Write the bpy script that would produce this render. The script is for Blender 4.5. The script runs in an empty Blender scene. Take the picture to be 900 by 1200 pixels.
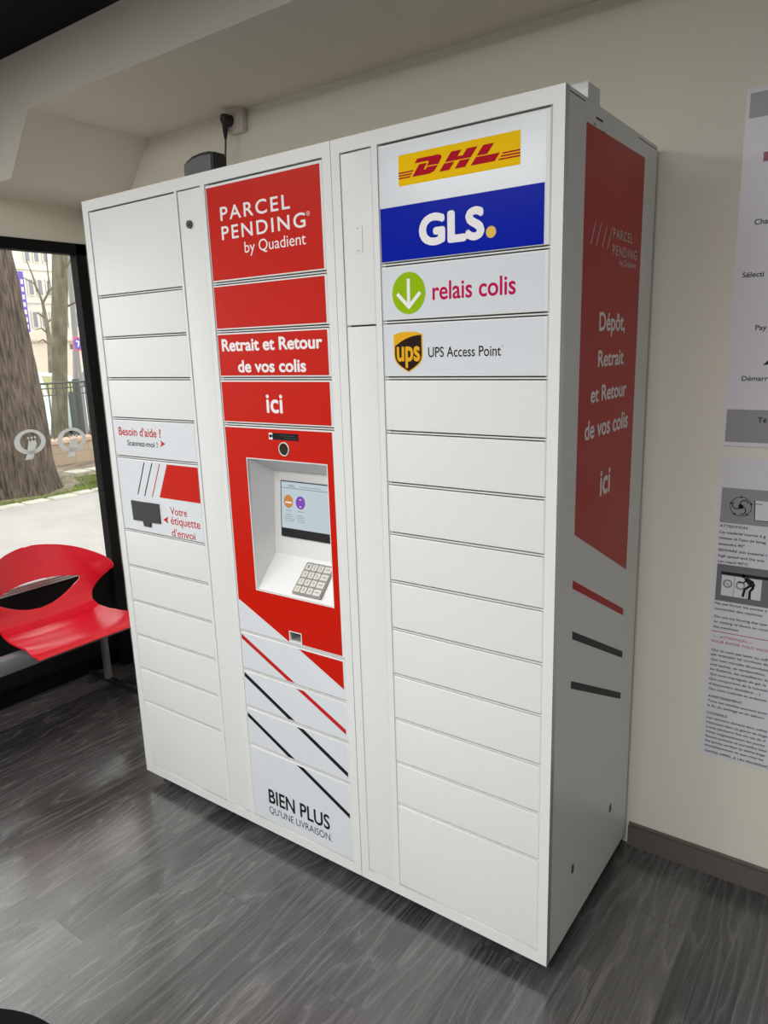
import bpy, bmesh, math, random, os
from mathutils import Vector, Matrix
random.seed(7)
SC = bpy.context.scene
COL = SC.collection

# ------------------------------------------------------------------ camera
cam_d = bpy.data.cameras.new('camera'); cam = bpy.data.objects.new('camera', cam_d); COL.objects.link(cam)
cam_d.sensor_fit = 'VERTICAL'; cam_d.sensor_height = 24.0; cam_d.lens = 849.0168 / 1200 * 24
cam_d.clip_start = 0.02; cam_d.clip_end = 300
RX, RY, RZ = 1.3469, 0.0313, 0.6224
R = Matrix.Rotation(RZ, 4, 'Z') @ Matrix.Rotation(RY, 4, 'Y') @ Matrix.Rotation(RX, 4, 'X')
cam.matrix_world = Matrix.Translation((2.1907, -1.4392, 1.5689)) @ R
SC.camera = cam

# ------------------------------------------------------------------ light, sky, exposure
SC.view_settings.view_transform = 'Standard'; SC.view_settings.look = 'None'
SC.view_settings.gamma = 1.0; SC.view_settings.use_curve_mapping = False
SC.view_settings.exposure = 0.3
SC.cycles.max_bounces = 10; SC.cycles.diffuse_bounces = 6; SC.cycles.transparent_max_bounces = 12
SC.cycles.sample_clamp_indirect = 6.0
world = bpy.data.worlds.new('overcast_sky'); SC.world = world; world.use_nodes = True
bg = world.node_tree.nodes['Background']
bg.inputs[0].default_value = (1.0, 0.985, 0.965, 1); bg.inputs[1].default_value = 2.35

def lamp(name, loc, sx, sy, watts, color=(1, 0.99, 0.975)):
    d = bpy.data.lights.new(name, 'AREA'); d.shape = 'RECTANGLE'; d.size = sx; d.size_y = sy
    d.energy = watts; d.color = color
    o = bpy.data.objects.new(name, d); o.location = loc; COL.objects.link(o)
    return o
lamp('ceiling_panel_light', (0.0, -2.75, 2.595), 1.2, 0.6, 42)
lamp('ceiling_panel_light', (1.1, -1.75, 2.595), 0.6, 0.6, 14)
lamp('ceiling_panel_light', (-0.3, -1.2, 2.595), 0.6, 0.6, 10)
lamp('ceiling_panel_light', (2.0, -2.7, 2.595), 1.2, 0.6, 72)

# ------------------------------------------------------------------ materials
def mat(name, color, rough=0.5, metal=0.0, spec=0.5, emit=None, es=0, coat=0.0, noise=0.0, nscale=40, bump=0.0, bscale=200):
    m = bpy.data.materials.new(name); m.use_nodes = True
    nt = m.node_tree; b = nt.nodes['Principled BSDF']
    b.inputs['Base Color'].default_value = (*color, 1); b.inputs['Roughness'].default_value = rough
    b.inputs['Metallic'].default_value = metal; b.inputs['Specular IOR Level'].default_value = spec
    b.inputs['Coat Weight'].default_value = coat
    if emit:
        b.inputs['Emission Color'].default_value = (*emit, 1); b.inputs['Emission Strength'].default_value = es
    tc = nt.nodes.new('ShaderNodeTexCoord')
    n = nt.nodes.new('ShaderNodeTexNoise'); n.inputs['Scale'].default_value = nscale; n.inputs['Detail'].default_value = 4
    nt.links.new(tc.outputs['Object'], n.inputs['Vector'])
    r = nt.nodes.new('ShaderNodeMapRange'); nt.links.new(n.outputs['Fac'], r.inputs['Value'])
    r.inputs['To Min'].default_value = 1 - noise; r.inputs['To Max'].default_value = 1 + noise
    mx = nt.nodes.new('ShaderNodeVectorMath'); mx.operation = 'SCALE'; mx.inputs[0].default_value = color
    nt.links.new(r.outputs['Result'], mx.inputs['Scale']); nt.links.new(mx.outputs[0], b.inputs['Base Color'])
    if bump:
        n2 = nt.nodes.new('ShaderNodeTexNoise'); n2.inputs['Scale'].default_value = bscale; n2.inputs['Detail'].default_value = 2
        nt.links.new(tc.outputs['Object'], n2.inputs['Vector'])
        bp = nt.nodes.new('ShaderNodeBump'); bp.inputs['Strength'].default_value = bump; bp.inputs['Distance'].default_value = 0.002
        nt.links.new(n2.outputs['Fac'], bp.inputs['Height']); nt.links.new(bp.outputs[0], b.inputs['Normal'])
    return m

M_white = mat('white_powder_coat', (0.76, 0.77, 0.76), 0.34, spec=0.4, noise=0.01)
M_stick = mat('white_vinyl', (0.70, 0.735, 0.77), 0.2, spec=0.4, bump=0.05, bscale=260)
M_red = mat('red_vinyl', (0.56, 0.012, 0.004), 0.35, spec=0.12, noise=0.02)
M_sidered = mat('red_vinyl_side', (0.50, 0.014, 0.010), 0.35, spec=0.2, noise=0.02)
M_letter = mat('white_lettering', (0.86, 0.84, 0.84), 0.4)
M_black = mat('black_print', (0.012, 0.013, 0.015), 0.4, spec=0.1)
M_redprint = mat('red_print', (0.52, 0.015, 0.015), 0.4, spec=0.1)
M_gutter = mat('white_frame', (0.72, 0.73, 0.71), 0.38, spec=0.4)
M_dark = mat('black_plastic', (0.012, 0.012, 0.013), 0.35)
M_foot = mat('black_rubber', (0.01, 0.01, 0.01), 0.7)
M_metal = mat('satin_metal', (0.5, 0.5, 0.5), 0.3, metal=0.9)
M_wall = mat('cream_paint', (0.74, 0.72, 0.62), 0.75, spec=0.25, noise=0.015, nscale=3, bump=0.05, bscale=120)
M_far = mat('grey_far_wall_paint', (0.27, 0.27, 0.28), 0.8, spec=0.2, noise=0.02, nscale=3)
M_ceil = mat('cream_ceiling_bounce_tint', (0.71, 0.665, 0.585), 0.8, spec=0.2, noise=0.015, nscale=3)  # cream paint, with a little reddish bounce light mixed into its colour
M_blackceil = mat('black_ceiling_paint', (0.012, 0.012, 0.013), 0.9, spec=0.1)
M_base = mat('grey_brown_skirting', (0.115, 0.105, 0.09), 0.5, noise=0.08, nscale=30)
M_frame = mat('black_aluminium', (0.008, 0.008, 0.009), 0.6, spec=0.12)
M_silver = mat('silver_rail', (0.62, 0.63, 0.65), 0.3, metal=0.85)
M_pipe = mat('white_pvc', (0.72, 0.70, 0.66), 0.4)
M_chair = mat('red_plastic', (0.74, 0.006, 0.024), 0.27, spec=0.7, noise=0.01)
M_beam = mat('grey_steel', (0.20, 0.21, 0.22), 0.4, metal=0.3)
M_yellow = mat('yellow_print', (0.92, 0.57, 0.0), 0.3, spec=0.03, bump=0.05, bscale=260)
M_dhlred = mat('crimson_print', (0.46, 0.004, 0.02), 0.3, spec=0.03, bump=0.05, bscale=260)
M_blue = mat('blue_print', (0.0, 0.012, 0.38), 0.25, spec=0.05, bump=0.05, bscale=260)
M_green = mat('green_print', (0.30, 0.50, 0.0), 0.3, spec=0.1)
M_relais = mat('magenta_print', (0.52, 0.0, 0.08), 0.35, spec=0.1)
M_gold = mat('gold_print', (0.80, 0.42, 0.015), 0.35, spec=0.1)
M_brown = mat('brown_black_print', (0.022, 0.012, 0.01), 0.35, spec=0.1)
M_poster = mat('poster_paper', (0.70, 0.70, 0.745), 0.3, spec=0.4, noise=0.01)
M_pgrey = mat('poster_grey', (0.30, 0.30, 0.315), 0.35)
M_pdark = mat('poster_dark_grey', (0.17, 0.17, 0.175), 0.35)
M_ptext = mat('poster_ink', (0.025, 0.025, 0.03), 0.4, spec=0.1)
M_pred = mat('poster_red_ink', (0.50, 0.10, 0.13), 0.4)

def floor_material():
    m = bpy.data.materials.new('grey_wood_planks'); m.use_nodes = True
    nt = m.node_tree; N = nt.nodes; L = nt.links; b = N['Principled BSDF']
    def math_(op, a, c=None, v=None):
        n = N.new('ShaderNodeMath'); n.operation = op
        for i, x in enumerate((a, c, v)):
            if x is None: continue
            if isinstance(x, (int, float)): n.inputs[i].default_value = x
            else: L.new(x, n.inputs[i])
        return n.outputs[0]
    def comb(x, y, z):
        n = N.new('ShaderNodeCombineXYZ')
        for i, q in enumerate((x, y, z)):
            if isinstance(q, (int, float)): n.inputs[i].default_value = q
            else: L.new(q, n.inputs[i])
        return n.outputs[0]
    def noise(vec, scale, detail=2, rough=0.5, dist=0.0):
        n = N.new('ShaderNodeTexNoise'); n.inputs['Scale'].default_value = scale; n.inputs['Detail'].default_value = detail
        n.inputs['Roughness'].default_value = rough; n.inputs['Distortion'].default_value = dist
        L.new(vec, n.inputs['Vector']); return n.outputs['Fac']
    tc = N.new('ShaderNodeTexCoord'); sp = N.new('ShaderNodeSeparateXYZ'); L.new(tc.outputs['Object'], sp.inputs[0])
    X, Y = sp.outputs[0], sp.outputs[1]
    rx = math_('DIVIDE', math_('SUBTRACT', X, 0.05), 0.15)
    row = math_('FLOOR', rx); fx = math_('FRACT', rx)
    ry = math_('DIVIDE', math_('ADD', math_('ADD', Y, 0.584), math_('MULTIPLY', math_('SUBTRACT', row, 2), 0.437)), 1.22)
    cl = math_('FLOOR', ry); fy = math_('FRACT', ry)
    wn = N.new('ShaderNodeTexWhiteNoise'); wn.noise_dimensions = '2D'; L.new(comb(row, cl, 0), wn.inputs['Vector'])
    rnd = wn.outputs['Value']; sr = N.new('ShaderNodeSeparateColor'); L.new(wn.outputs['Color'], sr.inputs[0])
    ox = math_('MULTIPLY', rnd, 37.0); oy = math_('MULTIPLY', sr.outputs[1], 53.0)
    # cathedral grain: contour lines of a stretched noise
    v1 = comb(math_('ADD', math_('MULTIPLY', X, 7.5), ox), math_('ADD', math_('MULTIPLY', Y, 1.05), oy), 0)
    n1 = noise(v1, 1.0, 2.0, 0.45, 0.25)
    wob = noise(comb(math_('MULTIPLY', X, 60), math_('MULTIPLY', Y, 14), 0), 1.0, 3)
    ph = math_('ADD', math_('MULTIPLY', n1, 11.0), math_('MULTIPLY', wob, 0.40))
    saw = math_('FRACT', ph)
    line = math_('POWER', saw, 3.5)                                    # sharp light edge of every ring
    fine = noise(comb(math_('MULTIPLY', X, 420), math_('ADD', math_('MULTIPLY', Y, 7), oy), 0), 1.0, 3, 0.6)
    fine2 = noise(comb(math_('MULTIPLY', X, 130), math_('ADD', math_('MULTIPLY', Y, 2.2), oy), 0), 1.0, 3, 0.6)
    broad = noise(v1, 0.6, 2)
    val = math_('ADD', 0.066, math_('MULTIPLY', math_('SUBTRACT', rnd, 0.5), 0.045))
    val = math_('ADD', val, math_('MULTIPLY', line, 0.095))
    val = math_('SUBTRACT', val, math_('MULTIPLY', saw, 0.050))
    val = math_('ADD', val, math_('MULTIPLY', math_('SUBTRACT', fine, 0.5), 0.12))
    val = math_('ADD', val, math_('MULTIPLY', math_('SUBTRACT', fine2, 0.5), 0.10))
    val = math_('ADD', val, math_('MULTIPLY', math_('SUBTRACT', broad, 0.5), 0.05))
    # joints
    ex = math_('MINIMUM', fx, math_('SUBTRACT', 1, fx)); ey = math_('MINIMUM', fy, math_('SUBTRACT', 1, fy))
    jx = math_('LESS_THAN', ex, 0.008); jy = math_('LESS_THAN', ey, 0.0012)
    j = math_('MAXIMUM', jx, jy)
    val = math_('MULTIPLY', val, math_('SUBTRACT', 1, math_('MULTIPLY', j, 0.45)))
    val = math_('MAXIMUM', val, 0.012)
    cc = N.new('ShaderNodeCombineColor'); L.new(val, cc.inputs[0]); L.new(math_('MULTIPLY', val, 0.945), cc.inputs[1]); L.new(math_('MULTIPLY', val, 0.92), cc.inputs[2])
    L.new(cc.outputs[0], b.inputs['Base Color'])
    L.new(math_('ADD', math_('ADD', 0.13, math_('MULTIPLY', sr.outputs[2], 0.10)), math_('MULTIPLY', fine, 0.14)), b.inputs['Roughness'])
    b.inputs['Specular IOR Level'].default_value = 0.9
    b.inputs['Coat Weight'].default_value = 0.7; b.inputs['Coat Roughness'].default_value = 0.16
    bp = N.new('ShaderNodeBump'); bp.inputs['Strength'].default_value = 0.10; bp.inputs['Distance'].default_value = 0.002
    L.new(math_('ADD', fine, math_('MULTIPLY', line, -0.5)), bp.inputs['Height']); L.new(bp.outputs[0], b.inputs['Normal'])
    return m
M_floor = floor_material()

def glass_material():
    m = bpy.data.materials.new('clear_glass'); m.use_nodes = True
    nt = m.node_tree; nt.nodes.clear(); N = nt.nodes; L = nt.links
    out = N.new('ShaderNodeOutputMaterial'); mx = N.new('ShaderNodeMixShader'); f = N.new('ShaderNodeFresnel'); f.inputs[0].default_value = 1.3
    t = N.new('ShaderNodeBsdfTransparent'); g = N.new('ShaderNodeBsdfGlossy'); g.inputs['Roughness'].default_value = 0.02
    t.inputs[0].default_value = (0.97, 0.985, 0.98, 1)
    L.new(f.outputs[0], mx.inputs[0]); L.new(t.outputs[0], mx.inputs[1]); L.new(g.outputs[0], mx.inputs[2]); L.new(mx.outputs[0], out.inputs[0])
    return m
M_glass = glass_material()

# ------------------------------------------------------------------ mesh helpers
def link(name, me, m, parent=None, kind=None):
    for q in (m if isinstance(m, (list, tuple)) else [m]): me.materials.append(q)
    o = bpy.data.objects.new(name, me); COL.objects.link(o)
    if parent is not None:
        o.parent = parent
        root = parent
        off = Vector((0, 0, 0))
        while root is not None:
            off += root.location; root = root.parent
        me.transform(Matrix.Translation(-off))
    if kind: o['kind'] = kind
    return o
def obj(name, bm, m, parent=None, kind=None, smooth=False):
    me = bpy.data.meshes.new(name); bmesh.ops.recalc_face_normals(bm, faces=bm.faces[:]); bm.to_mesh(me); bm.free()
    if smooth:
        for p in me.polygons: p.use_smooth = True
        try: me.set_sharp_from_angle(angle=math.radians(smooth if smooth is not True else 40))
        except Exception: pass
    return link(name, me, m, parent, kind)
def thing(name, label, cat, loc=(0, 0, 0), group=None):
    o = bpy.data.objects.new(name, None); o.empty_display_size = 0.1; COL.objects.link(o); o.location = loc
    o['label'] = label; o['category'] = cat
    if group: o['group'] = group
    return o
def tag(o, label, cat, group=None):
    o['label'] = label; o['category'] = cat
    if group: o['group'] = group
    return o
def box(bm, x0, x1, y0, y1, z0, z1, bev=0.0, seg=2):
    r = bmesh.ops.create_cube(bm, size=1.0); vs = r['verts']
    for v in vs:
        v.co = Vector((x0 + (v.co.x + .5) * (x1 - x0), y0 + (v.co.y + .5) * (y1 - y0), z0 + (v.co.z + .5) * (z1 - z0)))
    if bev:
        es = list({e for v in vs for e in v.link_edges})
        bmesh.ops.bevel(bm, geom=es, offset=bev, segments=seg, affect='EDGES', profile=0.5)
    return vs
def cyl(bm, p, q, r0, r1=None, seg=20, caps=True):
    p, q = Vector(p), Vector(q); d = q - p
    r1 = r0 if r1 is None else r1
    mtx = Matrix.Translation((p + q) / 2) @ d.to_track_quat('Z', 'Y').to_matrix().to_4x4()
    return bmesh.ops.create_cone(bm, cap_ends=caps, segments=seg, radius1=r0, radius2=r1, depth=d.length, matrix=mtx)['verts']
def tube(bm, pts, r, seg=10):
    pts = [Vector(p) for p in pts]; rings = []
    rr = r if isinstance(r, (list, tuple)) else [r] * len(pts)
    up = Vector((0.13, 0.31, 0.94)).normalized()
    for i, p in enumerate(pts):
        t = (pts[min(i + 1, len(pts) - 1)] - pts[max(i - 1, 0)]).normalized()
        a = t.cross(up)
        if a.length < 1e-3: a = t.cross(Vector((1, 0, 0)))
        a.normalize(); b2 = t.cross(a)
        rings.append([bm.verts.new(p + rr[i] * (math.cos(2 * math.pi * k / seg) * a + math.sin(2 * math.pi * k / seg) * b2)) for k in range(seg)])
    for A, B in zip(rings, rings[1:]):
        for k in range(seg): bm.faces.new((A[k], A[(k + 1) % seg], B[(k + 1) % seg], B[k]))
    bm.faces.new(rings[0]); bm.faces.new(rings[-1])
def lathe(bm, prof, c=(0, 0, 0), seg=48):
    rings = []
    for r, z in prof:
        rings.append([bm.verts.new((c[0] + r * math.cos(2 * math.pi * k / seg), c[1] + r * math.sin(2 * math.pi * k / seg), c[2] + z)) for k in range(seg)])
    for A, B in zip(rings, rings[1:]):
        for k in range(seg): bm.faces.new((A[k], A[(k + 1) % seg], B[(k + 1) % seg], B[k]))
    bm.faces.new(rings[0]); bm.faces.new(rings[-1])

# a plane to print on: origin, u axis, v axis, outward normal
class Plane:
    def __init__(s, o, u, v): s.o = Vector(o); s.u = Vector(u); s.v = Vector(v); s.n = s.u.cross(s.v).normalized()
    def mtx(s, off=0.0):
        o = s.o + s.n * off
        return Matrix(((s.u.x, s.v.x, s.n.x, o.x), (s.u.y, s.v.y, s.n.y, o.y), (s.u.z, s.v.z, s.n.z, o.z), (0, 0, 0, 1)))
FY = 0.002                                                             # door faces stand this far behind the frame
DOORP = Plane((0, FY, 0), (1, 0, 0), (0, 0, 1))
FRONT = Plane((0, 0, 0), (1, 0, 0), (0, 0, 1))

_tmp = []
def curve_to_mesh(cu):
    o = bpy.data.objects.new('t', cu); COL.objects.link(o)
    dg = bpy.context.evaluated_depsgraph_get(); dg.update()
    me = bpy.data.meshes.new_from_object(o.evaluated_get(dg))
    bpy.data.objects.remove(o); bpy.data.curves.remove(cu)
    me.materials.clear()
    return me
def shape(loops, thick=0.0002):
    """closed loops (outer and holes) filled, thick along +normal"""
    cu = bpy.data.curves.new('c', 'CURVE'); cu.dimensions = '2D'; cu.fill_mode = 'BOTH'; cu.extrude = thick / 2
    for lp in loops:
        s = cu.splines.new('POLY'); s.points.add(len(lp) - 1); s.use_cyclic_u = True
        for p, q in zip(s.points, lp): p.co = (q[0], q[1], 0, 1)
    me = curve_to_mesh(cu); me.transform(Matrix.Translation((0, 0, thick / 2)))
    return me
def text_mesh(s, bold=0.0, space=1.0, thick=0.0002):
    cu = bpy.data.curves.new('t', 'FONT'); cu.body = s; cu.size = 1.0; cu.space_character = space
    cu.resolution_u = 5
    me = curve_to_mesh(cu)
    if bold:                                                            # heavier strokes: the outline swept round a small circle
        b2 = bmesh.new()
        for k in range(9):
            c = me.copy(); r_ = bold if k else 0
            c.transform(Matrix.Translation((r_ * math.cos(k * math.pi / 4), r_ * math.sin(k * math.pi / 4), 3e-5 * (8 - k)))); b2.from_mesh(c); bpy.data.meshes.remove(c)
        b2.to_mesh(me); b2.free()
    return me
def bounds(me):
    xs = [v.co.x for v in me.vertices]; ys = [v.co.y for v in me.vertices]
    return min(xs), max(xs), min(ys), max(ys)
def text_fit(s, u0, u1, v0, v1, bold=0.0, space=1.0):
    me = text_mesh(s, bold, space); a, b, c, d = bounds(me)
    me.transform(Matrix.Translation((u0, v0, 0)) @ Matrix.Diagonal(((u1 - u0) / (b - a), (v1 - v0) / (d - c), 1, 1)) @ Matrix.Translation((-a, -c, 0)))
    return me
def text_left(s, u0, v0, em, sx=1.0, bold=0.0):
    em = em * .82; me = text_mesh(s, bold); me.transform(Matrix.Translation((u0, v0, 0)) @ Matrix.Diagonal((em * sx, em, 1, 1)))
    return me
def join(meshes):
    bm = bmesh.new()
    for me in meshes:
        bm.from_mesh(me); bpy.data.meshes.remove(me)
    me = bpy.data.meshes.new('j'); bm.to_mesh(me); bm.free(); return me
def put(name, meshes, plane, off, m, parent=None, label=None):
    me = join(meshes) if isinstance(meshes, (list, tuple)) else meshes
    me.transform(plane.mtx(off)); me.name = name
    o = link(name, me, m, parent)
    if label: o['label'] = label
    return o
def rect(x0, x1, z0, z1): return [(x0, z0), (x1, z0), (x1, z1), (x0, z1)]
def rrect(x0, x1, z0, z1, r, n=5):
    out = []
    for cx, cz, a in ((x1 - r, z0 + r, -90), (x1 - r, z1 - r, 0), (x0 + r, z1 - r, 90), (x0 + r, z0 + r, 180)):
        for k in range(n + 1):
            t = math.radians(a + 90 * k / n); out.append((cx + r * math.cos(t), cz + r * math.sin(t)))
    return out
def ell(cx, cz, rx, rz=None, n=40):
    rz = rx if rz is None else rz
    return [(cx + rx * math.cos(2 * math.pi * k / n), cz + rz * math.sin(2 * math.pi * k / n)) for k in range(n)]
def stroke(pts, w, closed=False):
    """constant width ribbon along a polyline"""
    L_, R_ = [], []
    n = len(pts)
    for i in range(n):
        a = Vector(pts[max(i - 1, 0)]); b = Vector(pts[min(i + 1, n - 1)]); t = (b - a).normalized(); nn = Vector((-t.y, t.x)) * w / 2
        p = Vector(pts[i]); L_.append((p + nn)[:]); R_.append((p - nn)[:])
    return L_ + R_[::-1]
def arc(cx, cz, r, a0, a1, n=16):
    return [(cx + r * math.cos(math.radians(a0 + (a1 - a0) * k / n)), cz + r * math.sin(math.radians(a0 + (a1 - a0) * k / n))) for k in range(n + 1)]

# ------------------------------------------------------------------ room shell
YW, XW, ZC, ZB = 0.635, -1.055, 2.43, 2.615
XF = -0.97                                                             # room face of the window frame
YB = 0.128
X1, Y0 = 4.6, -5.2
bm = bmesh.new(); box(bm, XW - 0.02, X1, Y0, YW + 0.1, -0.06, 0.0); obj('floor', bm, M_floor, kind='structure')
bm = bmesh.new(); box(bm, XW - 0.02, X1 + .1, YW, YW + 0.12, 0, 2.9); obj('wall_back', bm, M_wall, kind='structure')
bm = bmesh.new(); box(bm, X1, X1 + .1, Y0, YW, 0, 2.9); obj('wall_right', bm, M_far, kind='structure')
bm = bmesh.new(); box(bm, XW - .1, X1 + .1, Y0 - .1, Y0, 0, 2.9); obj('wall_front', bm, M_far, kind='structure')
bm = bmesh.new(); box(bm, XW - .1, X1 + .1, Y0, YB + 0.02, ZB, 2.9); obj('ceiling', bm, M_blackceil, kind='structure')
# boxed-out bulkhead along the back wall with its slanted return down to the window
bm = bmesh.new()
prof = [(X1, ZC), (-0.45, ZC), (-0.622, 2.226), (XW - .06, 2.226), (XW - .06, 2.9), (X1, 2.9)]
f = [bm.verts.new((x, YB, z)) for x, z in prof]; g = [bm.verts.new((x, YW, z)) for x, z in prof]
bm.faces.new(f); bm.faces.new(g[::-1])
for i in range(len(prof)): bm.faces.new((f[i], f[(i + 1) % 6], g[(i + 1) % 6], g[i]))
obj('trim_1', bm, M_ceil, kind='structure')
# skirting
bm = bmesh.new(); box(bm, 1.605, X1, 0.622, YW, 0.0, 0.068, 0.0); box(bm, 1.605, X1, 0.6255, YW, 0.068, 0.078, 0.002)
obj('baseboard_back', bm, M_base, kind='structure')
# window wall: lintel above, black glazed front below
bm = bmesh.new(); box(bm, XW - .12, XF - .004, Y0, YW, 2.072, 2.9); obj('wall_left', bm, M_wall, kind='structure')
bm = bmesh.new()
for a, b in ((0.579, 0.631), (-1.60, -1.52), (-3.68, -3.60), (Y0, Y0 + .06)):
    box(bm, XW + .032, XF, a, b, 0, 2.072, 0.003)
box(bm, XW + .032, XF, Y0, YW, 2.024, 2.072); box(bm, XW - .06, XW + .004, Y0, YW, 0.0, 0.53); box(bm, XW + .032, XW + .050, Y0, YW, 0.10, 0.528)
obj('window_1', bm, M_frame, kind='structure')
wf = bpy.data.objects['window_1']
for z0, z1, d_ in ((.5285, .5375, .006), (.539, .548, .003), (.5495, .558, 0)):
    bm = bmesh.new(); box(bm, XW - .03, XW + .044 + d_, Y0, 0.579, z0, z1, 0.003); obj('window_rail', bm, M_silver, wf)
bm = bmesh.new(); box(bm, XW + .036, XW + .042, Y0 + .05, 0.60, 0.55, 2.04); obj('window_pane', bm, M_glass, wf)
# white plinth block between the window frame and the lockers
bm = bmesh.new()
pp = [(-.968, .632), (-.80, .548), (-.80, .6345), (-.968, .6345)]
lo_ = [bm.verts.new((x, y, 0)) for x, y in pp]; md_ = [bm.verts.new((x, y, .075)) for x, y in pp]
hi_ = [bm.verts.new((x, y + (.022 if k < 2 and x > -.9 else 0), .11)) for k, (x, y) in enumerate(pp)]
bm.faces.new(lo_); bm.faces.new(hi_[::-1])
for A, B in ((lo_, md_), (md_, hi_)):
    for k in range(4): bm.faces.new((A[k], A[(k + 1) % 4], B[(k + 1) % 4], B[k]))
obj('baseboard_left', bm, M_pipe, kind='structure')

# ------------------------------------------------------------------ parcel lockers
ZS = [2.011, 1.754, 1.625, 1.495, 1.366, 1.238, 1.110, 0.983, 0.853, 0.724, 0.595, 0.466, 0.337, 0.080]
ZBOT, ZTOP, DEP, W1, W2 = 0.045, 2.045, 0.608, 1.0185, 1.5994
def locker_body(root, x0, x1, holes, shelves):
    """front frame with openings, side, top, back and bottom sheets, and the shelf edges between doors"""
    me = shape([rect(x0, x1, ZBOT, ZTOP)] + [rect(*h) for h in holes], 0.02)
    me.transform(FRONT.mtx(-0.02))
    bm = bmesh.new(); bm.from_mesh(me); bpy.data.meshes.remove(me)
    t = 0.0015
    box(bm, x0, x0 + t, 0.0201, DEP, ZBOT, ZTOP); box(bm, x1 - t, x1, 0.0201, DEP, ZBOT, ZTOP)
    box(bm, x0 + t, x1 - t, 0.0201, DEP, ZTOP - t, ZTOP); box(bm, x0 + t, x1 - t, 0.0201, DEP, ZBOT, ZBOT + t)
    box(bm, x0 + t, x1 - t, DEP - t, DEP, ZBOT + t, ZTOP - t)
    body = obj('cabinet_body', bm, M_white, root)
    bm = bmesh.new()
    for a, b, z0, z1 in holes:
        for u, v in ((a - .004, a + .008), (b - .008, b + .004)): box(bm, u, v, .0090, .012, z0 - .002, z1 + .002)
        for u, v in ((a - .0005, a + .0013), (b - .0015, b + .0005)): box(bm, u, v, .0040, .0090, z0, z1)
    obj('door_stop', bm, M_white, root)
    for a, b, z in shelves:
        bm = bmesh.new(); box(bm, a, b, 0.0035, 0.0085, z - 0.0016, z + 0.0016); obj('shelf_edge', bm, M_gutter, root)
    for fx in (x0 + 0.05, x1 - 0.05):
        for fy in (0.06, 0.55):
            bm = bmesh.new(); lathe(bm, [(0.024, 0.0), (0.024, 0.008), (0.010, 0.012), (0.010, 0.046)], (fx, fy, 0), 20)
            obj('foot', bm, M_foot, root, smooth=True)
    return body
G = 0.0045
def door(root, x0, x1, z0, z1, name='door'):
    bm = bmesh.new(); vs = box(bm, x0, x1, FY, FY + 0.0062, z0, z1)
    ev = [e for e in bm.edges if all(abs(v.co.y - FY) < 1e-6 for v in e.verts) and all(abs(v.co.x - x1) < 1e-6 for v in e.verts)]
    bmesh.ops.bevel(bm, geom=ev, offset=0.0055, segments=5, affect='EDGES', profile=0.5)
    ev = [e for e in bm.edges if all(abs(v.co.y - FY) < 1e-6 for v in e.verts) and not (abs(e.verts[0].co.x - e.verts[1].co.x) < 1e-6 and e.verts[0].co.x > x1 - 0.01)]
    bmesh.ops.bevel(bm, geom=ev, offset=0.0030, segments=4, affect='EDGES', profile=0.5)
    return obj(name, bm, M_white, root, smooth=35)

# ---- unit on the left: two door columns and an access strip
U1 = thing('parcel_locker', 'wide white parcel locker unit with the red middle column, screen and keypad', 'parcel locker', (0.51, 0.30, 0.0))
C1, S1, C2 = (0.0285, 0.4475), (0.457, 0.5565), (0.5735, 0.9925)
row1 = [0, 1, 2, 3, 4, 5, 7, 8, 9, 10, 11, 12, 13]; row2z = [2.011, 1.754, 1.625, 1.495, 1.366, 0.727, 0.597, 0.469, 0.337, 0.080]
sh = [(C1[0], C1[1], ZS[i]) for i in row1[1:-1]] + [(C2[0], C2[1], z) for z in row2z[1:-1]]
locker_body(U1, 0.0, W1, [(a, b, 0.077, 2.0135) for a, b in (C1, S1, C2)], sh)
d1 = []
for a, b in zip(row1, row1[1:]):
    zt, zb = ZS[a], ZS[b]
    d1.append(door(U1, C1[0] + .0014, C1[1] - .002, zb + (G if b != 13 else 0), zt - (G if a != 0 else 0.0015)))
d = door(U1, S1[0] + .0014, S1[1] - .0016, 0.080, 2.0105, 'access_panel')
bm = bmesh.new(); cyl(bm, (0.502, 0.0025, 1.920), (0.502, -0.004, 1.920), 0.0115, 0.0105, 24); cyl(bm, (0.502, 0.001, 1.920), (0.502, -0.0055, 1.920), 0.006, 0.006, 18)
box(bm, 0.5012, 0.5028, -0.0062, 0.0, 1.915, 1.925)
obj('lock', bm, mat('dark_chrome', (0.10, 0.10, 0.10), 0.25, metal=0.9), d, smooth=30)['label'] = 'round dark cam lock'
# help door
D = d1[4]
put('sticker', shape([rect(0.034, 0.441, 1.246, 1.3585)]), DOORP, 0.0001, M_stick, D)
put('lettering', text_fit("Besoin d'aide ?", .059, .280, 1.3105, 1.3395, .014), DOORP, .0005, M_redprint, D, 'red heading')
put('arrowhead', shape([[(.273, 1.303), (.297, 1.2925), (.270, 1.281), (.2785, 1.2925)]]), DOORP, .0005, M_redprint, D, 'red arrowhead')
put('lettering', text_fit("Scannez-moi !", .100, .258, 1.278, 1.2965, .012), DOORP, .0005, M_black, D, 'black line of text')
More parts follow.
